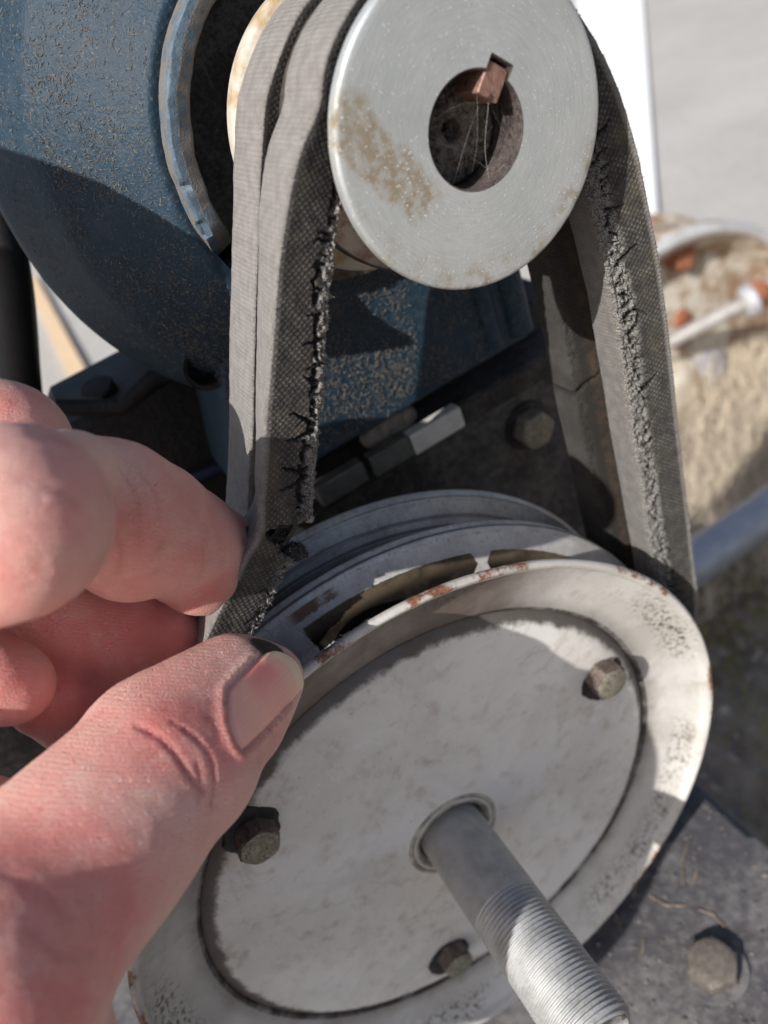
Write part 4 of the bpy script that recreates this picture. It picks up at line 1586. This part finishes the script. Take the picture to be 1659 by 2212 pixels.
    if shaded_from is not None:
        o.data.materials.append(MAT['belt_shaded'])  # right run takes the copy with shade in its colour
        mi = (F.min(1) // k >= np.searchsorted(st, key_s[shaded_from])).astype(np.int32)
        o.data.polygons.foreach_set('material_index', mi)
    return rt, dict(C=C[:, :3], V=V, N=N, S=S, reg=reg, tt=tt, key_s=key_s, W=W2, I=I2, T=T, crack=crack, fray=fray, g=g)


OC = lambda a: BIG + 92.8 * np.array([math.cos(math.radians(a)), 0, math.sin(math.radians(a))])   # on the large pulley


def row(p, y, tw=0.0):
    return (p[0], y, p[2], tw)


def circ_small(a, r, y, tw=0.0):
    return (r * math.cos(math.radians(a)), y, r * math.sin(math.radians(a)), tw)


YF, YB = 5.0, 27.0
px_left = [(690, 200), (645, 330), (612, 480), (597, 600), (589, 700), (581, 800), (572, 900), (566, 1000), (559, 1090), (556, 1150)]
tw_left = [0.0, .02, .08, .13, .16, .19, .22, .25, .27, .27]
front_path = []
front_path.append(circ_small(80, 28.6, YF))
front_path.append(circ_small(112, 28.4, YF))
front_path.append(circ_small(145, 28.3, YF))
i_left0 = len(front_path)
for (q, tw) in zip(px_left, tw_left):
    front_path.append(row(on(*q, 1, YF), YF, tw))
i_tear = len(front_path) - 1
for q, yy, tw in (((528, 1205), 5.0, .20), ((482, 1300), 5.5, .16), ((437, 1395), 6.0, .12)):
    front_path.append(row(on(*q, 1, yy), yy, tw))
i_left1 = len(front_path) - 1
for a in (186, 200, 222, 245, 268, 290, 312, 334, 350):
    front_path.append(row(OC(a), YF + 1.5))
i_r0 = len(front_path)
px_right = [(1508, 1300), (1495, 1165), (1480, 1030), (1465, 900), (1455, 800), (1443, 690), (1426, 560), (1398, 412), (1370, 290), (1325, 158), (1264, 44)]
for q, dy in zip(px_right, (1.5, 1.0, .5) + (0,) * 8):
    front_path.append(row(on(*q, 1, YF + dy), YF + dy))
i_r1 = len(front_path) - 1
front_path.append(circ_small(60, 29.2, YF))


def cracks_front(ks, L, r):
    out = []
    # left run: long ragged split near the inner edge with side branches
    s0, s1 = ks[i_left0 + 1], ks[i_tear] - 1.5
    pts = []
    s = s0
    while s < s1:
        t = 8.9 + .75 * math.sin(s * .17) + r.normal() * .30
        pts.append((s, t))
        s += r.uniform(.7, 1.6)
    for i in range(len(pts) - 1):
        if r.uniform() < .38: continue
        out.append(([pts[i], pts[i + 1], pts[i + 1]], r.uniform(.4, 1.05), r.uniform(.8, 1.8)))
    s = s0 + 1
    while s < s1:
        t0 = 8.9 + .75 * math.sin(s * .17)
        ln = r.choice([.8, 1.6, 2.8, 4.6], p=[.34, .30, .22, .14])
        drift = r.normal() * .25 + .12
        q = [(s, t0 + 1.2)]
        nseg = 4 + int(ln * 1.6)
        for k in range(nseg):
            q.append((q[-1][0] + (drift + r.normal() * .55) * ln / nseg, q[-1][1] - (ln + 1.0) / nseg * r.uniform(.6, 1.4)))
        if ln > 3 and r.uniform() < .6:
            kk = q[nseg // 2]
            out.append(([kk, (kk[0] + r.uniform(.4, 1.0), kk[1] - .5), (kk[0] + r.uniform(.8, 1.8), kk[1] - r.uniform(.6, 1.6))], .3, .8))
        out.append((q, .26 + .11 * ln, .8 + .25 * ln))
        s += r.choice([.7, 1.6, 3.0, 4.6])
    # the gaping tear
    st = ks[i_tear] + .3
    out.append(([(st + 1.2, 11.6), (st + .7, 9.3), (st + .2, 7.0), (st - .1, 5.2), (st - .1, 2.6)], 3.9, 7.0, 1))
    # short segment below the tear
    for ds in (6.5, 10, 14, 18):
        q = [(ks[i_tear] + ds, 11.2)]
        for k in range(5):
            q.append((q[-1][0] + r.normal() * .7 + .25, q[-1][1] - r.uniform(.5, 1.2)))
        out.append((q, .40, .8))
    # right run
    s0, s1 = ks[i_r0], ks[i_r1]
    s = s0
    while s < s1:
        t0 = 6.7 + .5 * math.sin(s * .11) + r.normal() * .3
        ln = r.choice([1.0, 1.7, 2.6, 4.0], p=[.42, .3, .2, .08])
        a = r.normal() * .3 + .35
        q = [(s, t0 + 2.2)]
        for k in range(6):
            a += r.normal() * .4
            a *= .9
            q.append((q[-1][0] + math.sin(a) * ln / 4, q[-1][1] - math.cos(a) * ln / 4))
        out.append((q, .28 + .13 * ln, .7 + .2 * ln))
        s += r.uniform(1.2, 3.2)
    return out


RT1, B1 = make_belt('v_belt', 'cracked grey fabric belt pinched and twisted by the hand, inner edge torn', front_path, 17.0, 11.4,
                    [(i_left0 - 1, i_left1), (i_r0, len(front_path))], cracks_front, 3, 62, .26,
                    [(i_left0 + 1, i_left1, 8.6, .85), (i_r0, i_r1, 6.9, .85)])

back_path = [circ_small(80, 29.2, YB), circ_small(112, 29.2, YB), circ_small(140, 29.2, YB)]
j0 = len(back_path)
for q in [(515, 200), (504, 330), (500, 480), (497, 600), (495, 700), (493, 900), (487, 1050)]:
    back_path.append(row(on(*q, 1, YB + 17), YB))
p_l = on(487, 1050, 1, YB + 17)
for a in (172, 185, 200, 222, 245, 268, 290, 312, 334):
    back_path.append(row(OC(a), YB))
j1 = len(back_path)
for q in [(1508, 1300), (1495, 1165), (1480, 1030), (1465, 900), (1455, 800), (1443, 690), (1426, 560), (1398, 412), (1370, 290), (1325, 158), (1264, 44)]:
    p = on(*q, 1, YF)
    back_path.append((p[0] - .6, YB, p[2], 0))
back_path.append(circ_small(60, 29.4, YB))


def cracks_back(ks, L, r):
    out = []
    s = (ks[j1 + 3] + ks[j1 + 4]) / 2
    q = [(s - 3, 11.4)]
    for k in range(7):
        q.append((q[-1][0] + r.uniform(.2, 1.0), q[-1][1] - 1.3))
    out.append((q, .7, 1.6))
    s = ks[j1]
    while s < ks[-1]:
        q = [(s, 10.8)]
        for k in range(4):
            q.append((q[-1][0] + r.normal() * .4, q[-1][1] - r.uniform(.3, .9)))
        out.append((q, .25, .6))
        s += r.uniform(3, 8)
    return out


RT2, B2 = make_belt('v_belt', 'dusty fabric belt in the rear grooves beside the blue motor', back_path, 17.0, 11.2,
                    [(j0 - 1, j0 + 7), (j1, len(back_path))], cracks_back, 13, 26, .6,
                    [(j1, len(back_path) - 1, 8.6, .35)], .05, shaded_from=j1 - 2)


# ragged rubber core bulging out of the tear
def torn_core():
    B = B1
    i = int(np.argmin(np.abs(B['S'][:, 0] - (B['key_s'][i_tear] + 1.6))))
    j = int(np.where(B['g'][:, 2] == 1)[0][-6])
    tpx = B['g'][j]
    C0 = B['C'][i] + (3.6 + 2.2) * B['W'][i] + 10.6 * B['I'][i] + 1.3 * B['T'][i]
    a, b_, c_ = B['T'][i], B['I'][i], B['W'][i]
    th_, ph_ = np.meshgrid(np.linspace(0, 2 * math.pi, 60, endpoint=False), np.linspace(.02, math.pi - .02, 36), indexing='ij')
    U = np.stack([np.sin(ph_) * np.cos(th_), np.sin(ph_) * np.sin(th_), np.cos(ph_)], -1).reshape(-1, 3)
    R = 1 + .55 * fbm(U * 3.2, 4, 91)
    P = U * R[:, None] * np.array([1.7, 2.3, 1.8])
    V = C0 + P[:, :1] * a + P[:, 1:2] * b_ + P[:, 2:] * c_
    mesh('torn_core', V, grid_faces(60, 36, True, False), MAT['black'], RT1, angle=180)
    N = U[:, :1] * a + U[:, 1:2] * b_ + U[:, 2:] * c_
    pick = rng.integers(0, len(V), 900)
    fibres('core_fibres', [V[q] for q in pick], [N[q] for q in pick], .3, 1.1, .04, MAT['darkfluff'], RT1, 58, .9, .5)
    pick = rng.integers(0, len(V), 120)
    fibres('core_fibres', [V[q] for q in pick], [N[q] for q in pick], .3, 1.0, .035, MAT['fluff'], RT1, 59, .9, .5)


torn_core()


# fluff standing off the belt edges
def fluff(B, parent, sel, count, lmin, lmax, rad, mat, seed, bias):
    r = np.random.default_rng(seed)
    idx = np.argwhere(sel)
    pick = idx[r.integers(0, len(idx), count)]
    pos = [B['V'][i, j] for i, j in pick]
    nor = []
    for i, j in pick:
        nn = B['N'][i, j] + bias[0] * B['W'][i] + bias[1] * B['I'][i] + r.normal(size=3) * .35
        nor.append(nn / np.linalg.norm(nn))
    return fibres('fluff', pos, nor, lmin, lmax, rad, mat, parent, seed, .9, .5)


ks = B1['key_s']
Ss = B1['S']
vis = ((Ss > ks[i_left0 - 1]) & (Ss < ks[i_left1])) | (Ss > ks[i_r0])
fluff(B1, RT1, vis & (B1['reg'] == .5), 1900, .2, .5, .04, MAT['fluff'], 51, (0, 0))
fluff(B1, RT1, vis & (B1['fray'] > .6), 2600, .2, .6, .04, MAT['fluff'], 52, (0, .3))
fluff(B1, RT1, vis & (B1['fray'] > .5), 2200, .25, .7, .045, MAT['darkfluff'], 53, (0, .4))
tear = (np.abs(Ss - ks[i_tear] - .8) < 4.2) & (B1['reg'] == 1) & (B1['tt'] > 5.0) & (B1['crack'] > .02) & (B1['crack'] < .98)
fluff(B1, RT1, tear, 400, .4, 1.3, .045, MAT['darkfluff'], 54, (0, .6))
fluff(B1, RT1, tear, 420, .3, 1.0, .04, MAT['fluff'], 55, (0, .8))
ks2 = B2['key_s']
vis2 = (B2['S'] > ks2[j0 - 1]) & (B2['S'] < ks2[j0 + 7])
fluff(B2, RT2, vis2 & (B2['reg'] == .5), 700, .2, .6, .035, MAT['fluff'], 56, (0, 0))


# ================================================================== the hand
class Field:
    def __init__(s, lo, hi, h):
        s.lo = np.array(lo, float)
        s.h = h
        s.n = np.ceil((np.array(hi) - s.lo) / h).astype(int) + 1
        s.ax = [s.lo[i] + h * np.arange(s.n[i]) for i in range(3)]

    def new(s):
        return np.full(tuple(s.n), 60.0, np.float32)

    def block(s, lo, hi):
        a = np.clip(np.floor((np.array(lo) - s.lo) / s.h).astype(int), 0, s.n)
        b = np.clip(np.ceil((np.array(hi) - s.lo) / s.h).astype(int) + 1, 0, s.n)
        sl = tuple(slice(a[i], b[i]) for i in range(3))
        X, Y, Z = np.meshgrid(*[s.ax[i][sl[i]] for i in range(3)], indexing='ij')
        return sl, np.stack([X, Y, Z], -1)


def smin(a, b, k):
    hh = np.clip(.5 + .5 * (b - a) / k, 0, 1)
    return b * (1 - hh) + a * hh - k * hh * (1 - hh)


def cone_d(P, a, b, ra, rb):
    d = b - a
    L2 = d @ d
    t = np.clip(((P - a) @ d) / L2, 0, 1)
    # shift so the taper follows the surface
    return np.linalg.norm(P - (a + t[..., None] * d), axis=-1) - (ra + (rb - ra) * t)


def chain(fld, pts, k=4.0, out=None, pad=9.0):
    """pts: list of (point, radius)"""
    G = fld.new() if out is None else out
    for (a, ra), (b, rb) in zip(pts[:-1], pts[1:]):
        R = max(ra, rb) + pad
        sl, P = fld.block(np.minimum(a, b) - R, np.maximum(a, b) + R)
        if P.size == 0: continue
        G[sl] = smin(G[sl], cone_d(P, a, b, ra, rb), k)
    return G


def blob(fld, G, c, r, k=4.0, sq=None, pad=9.0):
    R = r + pad
    sl, P = fld.block(c - R * 1.6, c + R * 1.6)
    if P.size == 0: return G
    d = P - c
    if sq is not None:      # (axis, factor): squash along an axis
        ax, f = sq
        ax = ax / np.linalg.norm(ax)
        q = d @ ax
        d = d + ax * (q * (1 / f - 1))[..., None]
    G[sl] = smin(G[sl], np.linalg.norm(d, axis=-1) - r, k)
    return G


def surface_nets(F, lo, h):
    n = np.array(F.shape)
    S = F < 0
    c = S[:-1, :-1, :-1].astype(np.int8)
    cnt = np.zeros(tuple(n - 1), np.int8)
    for i in (0, 1):
        for j in (0, 1):
            for k in (0, 1):
                cnt += S[i:n[0] - 1 + i, j:n[1] - 1 + j, k:n[2] - 1 + k]
    act = (cnt > 0) & (cnt < 8)
    idx = np.argwhere(act)
    vid = np.full(act.shape, -1, np.int64)
    vid[act] = np.arange(len(idx))
    corner = np.array([(i, j, k) for i in (0, 1) for j in (0, 1) for k in (0, 1)])
    vals = np.stack([F[idx[:, 0] + a, idx[:, 1] + b, idx[:, 2] + c_] for a, b, c_ in corner], 1)
    acc = np.zeros((len(idx), 3))
    num = np.zeros(len(idx))
    for e0 in range(8):
        for e1 in range(e0 + 1, 8):
            if np.abs(corner[e0] - corner[e1]).sum() != 1: continue
            v0, v1 = vals[:, e0], vals[:, e1]
            m = (v0 < 0) != (v1 < 0)
            t = np.where(m, v0 / np.where(m, v0 - v1, 1), 0)
            acc += m[:, None] * (corner[e0] + t[:, None] * (corner[e1] - corner[e0]))
            num += m
    V = lo + h * (idx + acc / num[:, None])
    faces = []
    for ax in range(3):
        o = [q for q in range(3) if q != ax]
        A = np.take(S, range(n[ax] - 1), ax)
        Bq = np.take(S, range(1, n[ax]), ax)
        ch = A != Bq
        e = np.argwhere(ch)
        ok = (e[:, o[0]] > 0) & (e[:, o[1]] > 0) & (e[:, o[0]] < n[o[0]] - 1) & (e[:, o[1]] < n[o[1]] - 1)
        e = e[ok]
        inside = A[e[:, 0], e[:, 1], e[:, 2]]
        q = []
        for da, db in ((-1, -1), (0, -1), (0, 0), (-1, 0)):
            f = e.copy()
            f[:, o[0]] += da
            f[:, o[1]] += db
            q.append(vid[f[:, 0], f[:, 1], f[:, 2]])
        q = np.stack(q, 1)
        flip = inside if ax != 1 else ~inside
        q[~flip] = q[~flip][:, ::-1]
        faces.append(q)
    return V, np.concatenate(faces)


def build_hand():
    A = lambda x, y, d: at(x, y, d)
    mmr = lambda rp, d: rp * d / FPX
    # ---- joints: place in the photograph, distance from the lens (mm), radius (photo units)
    def C(rows):
        return [(A(x, y, d), mmr(r, d)) for x, y, d, r in rows]
    thumb = C([(590, 1462, 161, 62), (556, 1482, 158, 92), (510, 1494, 154, 118), (458, 1540, 149, 138), (405, 1588, 144, 155), (368, 1632, 140, 168), (326, 1681, 135, 181),
               (237, 1784, 128, 203), (152, 1876, 122, 218), (55, 1985, 115, 226), (-60, 2115, 108, 252)])
    index = C([(512, 1205, 175, 80), (465, 1202, 169, 100), (395, 1176, 160, 120), (318, 1138, 150, 138), (240, 1108, 141, 153), (150, 1095, 134, 162)])
    index2 = C([(42, 1124, 109, 190), (20, 1128, 107, 204), (-70, 1150, 109, 205), (-260, 1220, 120, 195), (-480, 1320, 134, 215)])
    middle = C([(402, 1408, 176, 72), (335, 1385, 171, 98), (230, 1362, 164, 118), (120, 1335, 157, 120), (10, 1290, 150, 112), (-60, 1130, 147, 128), (-20, 985, 146, 148), (15, 965, 146, 138)])
    middle2 = C([(-20, 975, 146, 150), (-160, 1040, 140, 150), (-420, 1200, 132, 175)])
    ring = C([(290, 1560, 170, 62), (225, 1548, 166, 76), (165, 1535, 160, 86), (100, 1505, 152, 86)])
    ring2 = C([(30, 1478, 140, 86), (-20, 1465, 138, 92), (-150, 1400, 138, 105), (-320, 1330, 136, 130)])
    palm = C([(-80, 2130, 106, 250), (-300, 1950, 124, 270), (-440, 1640, 128, 270), (-480, 1330, 134, 230)])
    wrist = C([(-80, 2130, 106, 250), (-160, 2420, 112, 390), (-240, 2760, 120, 480), (-360, 3120, 124, 520)])
    heel = C([(130, 1870, 136, 150), (-60, 1950, 130, 230), (-170, 2180, 136, 260), (-300, 2420, 126, 330)])  # unseen heel of the palm, added to shade the pulley plate
    allp = [p for L in (thumb, index, index2, middle, middle2, ring, ring2) for p, r in L]
    allp += [p for p, r in wrist[1:]]
    lo = np.min(allp, 0) - 34
    hi = np.max(allp, 0) + 16
    fld = Field(lo, hi, .68)

    G = chain(fld, thumb, 3.2)
    # fuller thumb pad, nail bed bulge and knuckle
    G = blob(fld, G, A(520, 1560, 150), 7.4, 5)
    G = blob(fld, G, A(430, 1655, 138), 9.6, 5)
    G = blob(fld, G, A(305, 1592, 141), 9.0, 5)
    T = G
    G = chain(fld, index, 3.0)
    G = blob(fld, G, A(430, 1250, 165), 7.6, 4)
    G = blob(fld, G, A(270, 1200, 147), 8.4, 4)
    I1 = G
    I2 = chain(fld, index2, 3.0)
    I2 = blob(fld, I2, A(155, 1040, 130), 8.6, 7)
    I2 = blob(fld, I2, A(60, 1062, 118), 9.3, 7)
    I = smin(I1, I2, .7)
    Mi = smin(chain(fld, middle, 3), chain(fld, middle2, 3), 2)
    Rg = smin(chain(fld, ring, 3), chain(fld, ring2, 3), 1.0)
    Pm = chain(fld, palm, 8)
    Pm = chain(fld, wrist, 8, Pm)
    Pm = chain(fld, heel, 8, Pm)
    Pm = blob(fld, Pm, A(-310, 1420, 131), 15.5, 6)  # unseen palm mass added to shade the middle and ring fingers
    H = smin(I, Mi, .8)
    H = smin(H, Rg, .8)
    H = smin(H, smin(T, Pm, 5), .8)
    for q in (0, -1):      # close the field box
        H[q] = np.maximum(H[q], .3)
        H[:, q] = np.maximum(H[:, q], .3)
        H[:, :, q] = np.maximum(H[:, :, q], .3)
    V, F = surface_nets(H, fld.lo, fld.h)
    # keep the one connected body
    lab = np.arange(len(V))
    ed = np.concatenate([F[:, [0, 1]], F[:, [1, 2]], F[:, [2, 3]]])
    while True:
        old = lab.copy()
        np.minimum.at(lab, ed[:, 0], lab[ed[:, 1]])
        np.minimum.at(lab, ed[:, 1], lab[ed[:, 0]])
        for _ in range(4):
            lab = lab[lab]
        if (old == lab).all(): break
    main = np.bincount(lab).argmax()
    keep = lab == main
    remap = np.cumsum(keep) - 1
    F = remap[F[keep[F].all(1)]]
    V = V[keep]
    # relax
    e = np.concatenate([F[:, [0, 1]], F[:, [1, 2]], F[:, [2, 3]], F[:, [3, 0]]])
    e = np.concatenate([e, e[:, ::-1]])
    deg = np.maximum(np.bincount(e[:, 0], minlength=len(V)).astype(float), 1)
    for _ in range(4):
        acc = np.stack([np.bincount(e[:, 0], V[e[:, 1], i], len(V)) for i in range(3)], 1)
        V = V * .4 + .6 * acc / deg[:, None]
    # normals
    fn = np.cross(V[F[:, 2]] - V[F[:, 0]], V[F[:, 3]] - V[F[:, 1]])
    N = np.zeros_like(V)
    for i in range(4):
        for j in range(3):
            N[:, j] += np.bincount(F[:, i], fn[:, j], len(V))
    N /= np.linalg.norm(N, axis=1)[:, None] + 1e-12

    # field sampling for laying things on the skin
    def samp(P):
        g = (P - fld.lo) / fld.h
        i = np.clip(np.floor(g).astype(int), 0, fld.n - 2)
        f = g - i
        r = 0
        for a in (0, 1):
            for b in (0, 1):
                for c in (0, 1):
                    r = r + (f[..., 0] if a else 1 - f[..., 0]) * (f[..., 1] if b else 1 - f[..., 1]) * (f[..., 2] if c else 1 - f[..., 2]) * H[i[..., 0] + a, i[..., 1] + b, i[..., 2] + c]
        return r

    def skin_pt(px, py, d0=88.0):
        d = ray(px, py)
        t = d0
        for _ in range(120):
            v = samp((CAMO + d * t)[None])[0]
            if v < .02: break
            t += max(v * .6, .03)
            if t > 200: break
        return CAMO + d * t

    red = .22 + .34 * fbm(V / 16, 3, 61) + .30 * fbm(V / 5, 3, 64)
    cre = np.zeros(len(V))
    grime = np.zeros(len(V))
    disp = np.zeros(len(V))

    def spot(px, py, rad, amt, arr, d0=88.0):
        p = skin_pt(px, py, d0)
        arr += amt * np.exp(-((V - p) ** 2).sum(1) / (rad * rad))

    for (px, py, rad, amt) in ((400, 1540, 8, .55), (420, 1640, 7, .6), (500, 1600, 4, .7), (330, 1600, 7, .35), (560, 1520, 7, .2), (150, 1850, 12, .45), (60, 1960, 14, .55), (250, 1900, 9, .3),
                               (330, 1140, 8, .5), (430, 1190, 6, .55), (460, 1270, 5, .5), (240, 1200, 8, .3), (60, 1080, 10, .25), (60, 1260, 9, .6), (80, 1180, 10, .3), (20, 870, 8, .5),
                               (250, 1400, 11, .8), (360, 1400, 7, .8), (40, 1480, 8, .6), (150, 1530, 8, .85), (120, 2080, 14, .7), (110, 930, 9, .25)):
        spot(px, py, rad, amt, red)
    for (px, py, rad, amt) in ((250, 1700, 9, -.35), (460, 1440, 5, -.4), (545, 1395, 4, -.5), (200, 960, 7, -.3), (80, 1000, 10, -.35), (390, 1770, 8, -.2), (150, 1700, 9, -.25)):
        spot(px, py, rad, amt, red)
    # creases: (polyline, width mm, depth mm)
    for pts, wd, dp in (([(295, 1568), (340, 1590), (375, 1625), (398, 1660), (420, 1690), (440, 1712)], .55, .95),
                        ([(372, 1560), (405, 1580), (440, 1615), (458, 1650), (462, 1700), (455, 1745)], .50, .65),
                        ([(425, 1650), (432, 1690), (428, 1730)], .45, .45),
                        ([(300, 1690), (360, 1730), (395, 1770), (412, 1815)], .65, .6),
                        ([(255, 1640), (300, 1690), (330, 1750)], .8, .22),
                        ([(270, 1155), (320, 1160), (370, 1172), (410, 1178)], .5, .22),
                        ([(330, 1200), (390, 1206), (455, 1213), (490, 1214)], .4, .22),
                        ([(300, 1245), (350, 1238), (400, 1242)], .5, .18),
                        ([(225, 1095), (212, 1145), (192, 1198), (168, 1238)], .7, .8),
                        ([(60, 935), (110, 945), (150, 960)], .7, .18), ([(20, 955), (80, 968), (140, 990)], .7, .16),
                        ([(255, 1010), (290, 1060), (300, 1110)], .6, .25), ([(300, 1020), (335, 1070), (345, 1120)], .6, .25), ([(240, 1130), (260, 1180), (255, 1240)], .7, .35), ([(430, 1150), (440, 1200), (430, 1260)], .5, .2),
                        ([(40, 1030), (110, 1050), (170, 1090)], .8, .2), ([(20, 1200), (80, 1220), (140, 1200)], .9, .2), ([(60, 2010), (130, 2060), (200, 2060)], .9, .3), ([(20, 1890), (90, 1930), (150, 1990)], 1.0, .22)):
        P = [skin_pt(x, y) for x, y in pts]
        P = spline(P, 24)
        best = np.full(len(V), 9.0)
        near = np.where((np.abs(V - P.mean(0)) < 22).all(1))[0]
        dd = np.min(np.linalg.norm(V[near][:, None] - P[None], axis=2), axis=1)
        fade = 1
        wd = wd * .8
        vr = .55 + .75 * np.abs(fbm(V[near] / 2.2, 2, 88))
        g_ = np.exp(-(dd / wd) ** 2) * vr
        g2 = np.exp(-((dd - wd * 2.2) / (wd * 1.3)) ** 2)
        disp[near] += -.75 * dp * g_ + .06 * dp * g2
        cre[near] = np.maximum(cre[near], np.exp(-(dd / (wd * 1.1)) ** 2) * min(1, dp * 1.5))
    # fine wrinkling
    disp += .07 * fbm(V / 2.4, 3, 71) + .05 * fbm(V / .9, 2, 75)
    # grime where the belt has been rubbed
    for (px, py, rad, amt) in ((560, 1390, 3.0, 1.1), (585, 1392, 2.6, 1.0), (605, 1408, 2.2, .9), (575, 1405, 1.6, .8), (540, 1150, 2.6, 1.0), (525, 1170, 1.8, .7), (520, 1240, 2.5, .7), (505, 1290, 2.6, .6),
                               (231, 1083, .8, 1.1), (232, 1070, 1.5, .45), (345, 1184, 1.2, .5), (340, 1230, 1.2, .35), (200, 1455, 3.0, .45), (130, 1430, 2.6, .35), (420, 1400, 4, .4), (610, 1430, 1.5, .5)):
        spot(px, py, rad, amt, grime)
    # nail bed: a shallow trough round the nail
    nb = dict(bl=(489, 1486), br=(524, 1634), tl=(566, 1406), tr=(650, 1500))
    NU, NV = 44, 36
    U, W = np.meshgrid(np.linspace(0, 1, NU), np.linspace(0, 1, NV), indexing='ij')
    px = np.zeros_like(U)
    py = np.zeros_like(U)
    Wn = .5 + (W - .5) * (1 - .10 * (1 - U) ** 3 - .12 * U ** 4)
    W_old, W = W, Wn
    for key, wgt in (('bl', (1 - U) * (1 - W)), ('br', (1 - U) * W), ('tl', U * (1 - W)), ('tr', U * W)):
        px += nb[key][0] * wgt
        py += nb[key][1] * wgt
    W = W_old
    # rounded base (lunula end dips back) and rounded free edge
    bow = np.sin(np.pi * W)
    ax = np.array([.78, -.63])
    off = U * 34 * bow ** .8 - (1 - U) * 17 * bow ** .9
    px += ax[0] * off
    py += ax[1] * off
    NP = np.array([[skin_pt(px[i, j], py[i, j], 120) for j in range(NV)] for i in range(NU)])
    cen = NP[NU // 2, NV // 2]
    gx = np.gradient(NP, axis=0)
    gy = np.gradient(NP, axis=1)
    NN = np.cross(gx, gy)
    NN /= np.linalg.norm(NN, axis=2)[..., None] + 1e-9
    if (NN[NU // 2, NV // 2] @ ray(560, 1510)) > 0: NN = -NN
    for _ in range(6):
        q = np.pad(NP, ((1, 1), (1, 1), (0, 0)), mode='edge')
        NP = NP * .5 + .125 * (q[2:, 1:-1] + q[:-2, 1:-1] + q[1:-1, 2:] + q[1:-1, :-2])
    edge_d = np.minimum(np.minimum(W, 1 - W) * 15, np.where(U < .5, U * 14, 9))
    lift = -.30 + .75 * sstep(0, 1.5, edge_d) + .55 * sstep(.70, 1, U)
    top = NP + NN * lift[..., None]
    bot = NP - NN * .6
    # skin: press a groove along the nail's sides and root, raise the fold outside it
    per = np.concatenate([NP[0, :], NP[:int(NU * .8), 0], NP[:int(NU * .8), -1]])
    near = np.where((np.abs(V - cen) < 16).all(1))[0]
    dd = np.min(np.linalg.norm(V[near][:, None] - per[None], axis=2), axis=1)
    ddn = np.min(np.linalg.norm(V[near][:, None] - NP.reshape(-1, 3)[None], axis=2), axis=1)
    inside = ddn < .55
    disp[near] += np.where(inside, -.45 * sstep(0, 1.2, dd), 0)
    disp[near] += np.where(~inside, .60 * np.exp(-((dd - 1.0) / .9) ** 2) - .2 * np.exp(-(dd / .35) ** 2), 0)
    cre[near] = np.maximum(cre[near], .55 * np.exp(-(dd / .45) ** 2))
    V = V + N * disp[:, None]
    # cut everything behind the wrist cleanly: nothing to do, the field box ends there
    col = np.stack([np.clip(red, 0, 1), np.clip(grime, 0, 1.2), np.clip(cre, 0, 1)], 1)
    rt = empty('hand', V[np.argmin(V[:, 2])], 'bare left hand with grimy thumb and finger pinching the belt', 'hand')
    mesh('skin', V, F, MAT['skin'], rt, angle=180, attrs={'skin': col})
    n1 = NU * NV
    VV = np.concatenate([top.reshape(-1, 3), bot.reshape(-1, 3)])
    Fa = grid_faces(NU, NV)
    FF = Fa.tolist() + (Fa[:, ::-1] + n1).tolist()
    rim = [i * NV for i in range(NU)] + [(NU - 1) * NV + j for j in range(1, NV)] + [i * NV + NV - 1 for i in range(NU - 2, -1, -1)] + [j for j in range(NV - 2, 0, -1)]
    for a, b in zip(rim, rim[1:] + rim[:1]):
        FF.append([a, a + n1, b + n1, b])
    uv = np.concatenate([np.stack([U, W], -1).reshape(-1, 2)] * 2)
    mesh('thumb_nail', VV, FF, MAT['nail'], rt, uv=uv, angle=50)
    return V, N


HV, HN = build_hand()
print('triangles', sum(len(m.loop_triangles) if m.loop_triangles else sum(len(p.vertices) - 2 for p in m.polygons) for m in bpy.data.meshes))
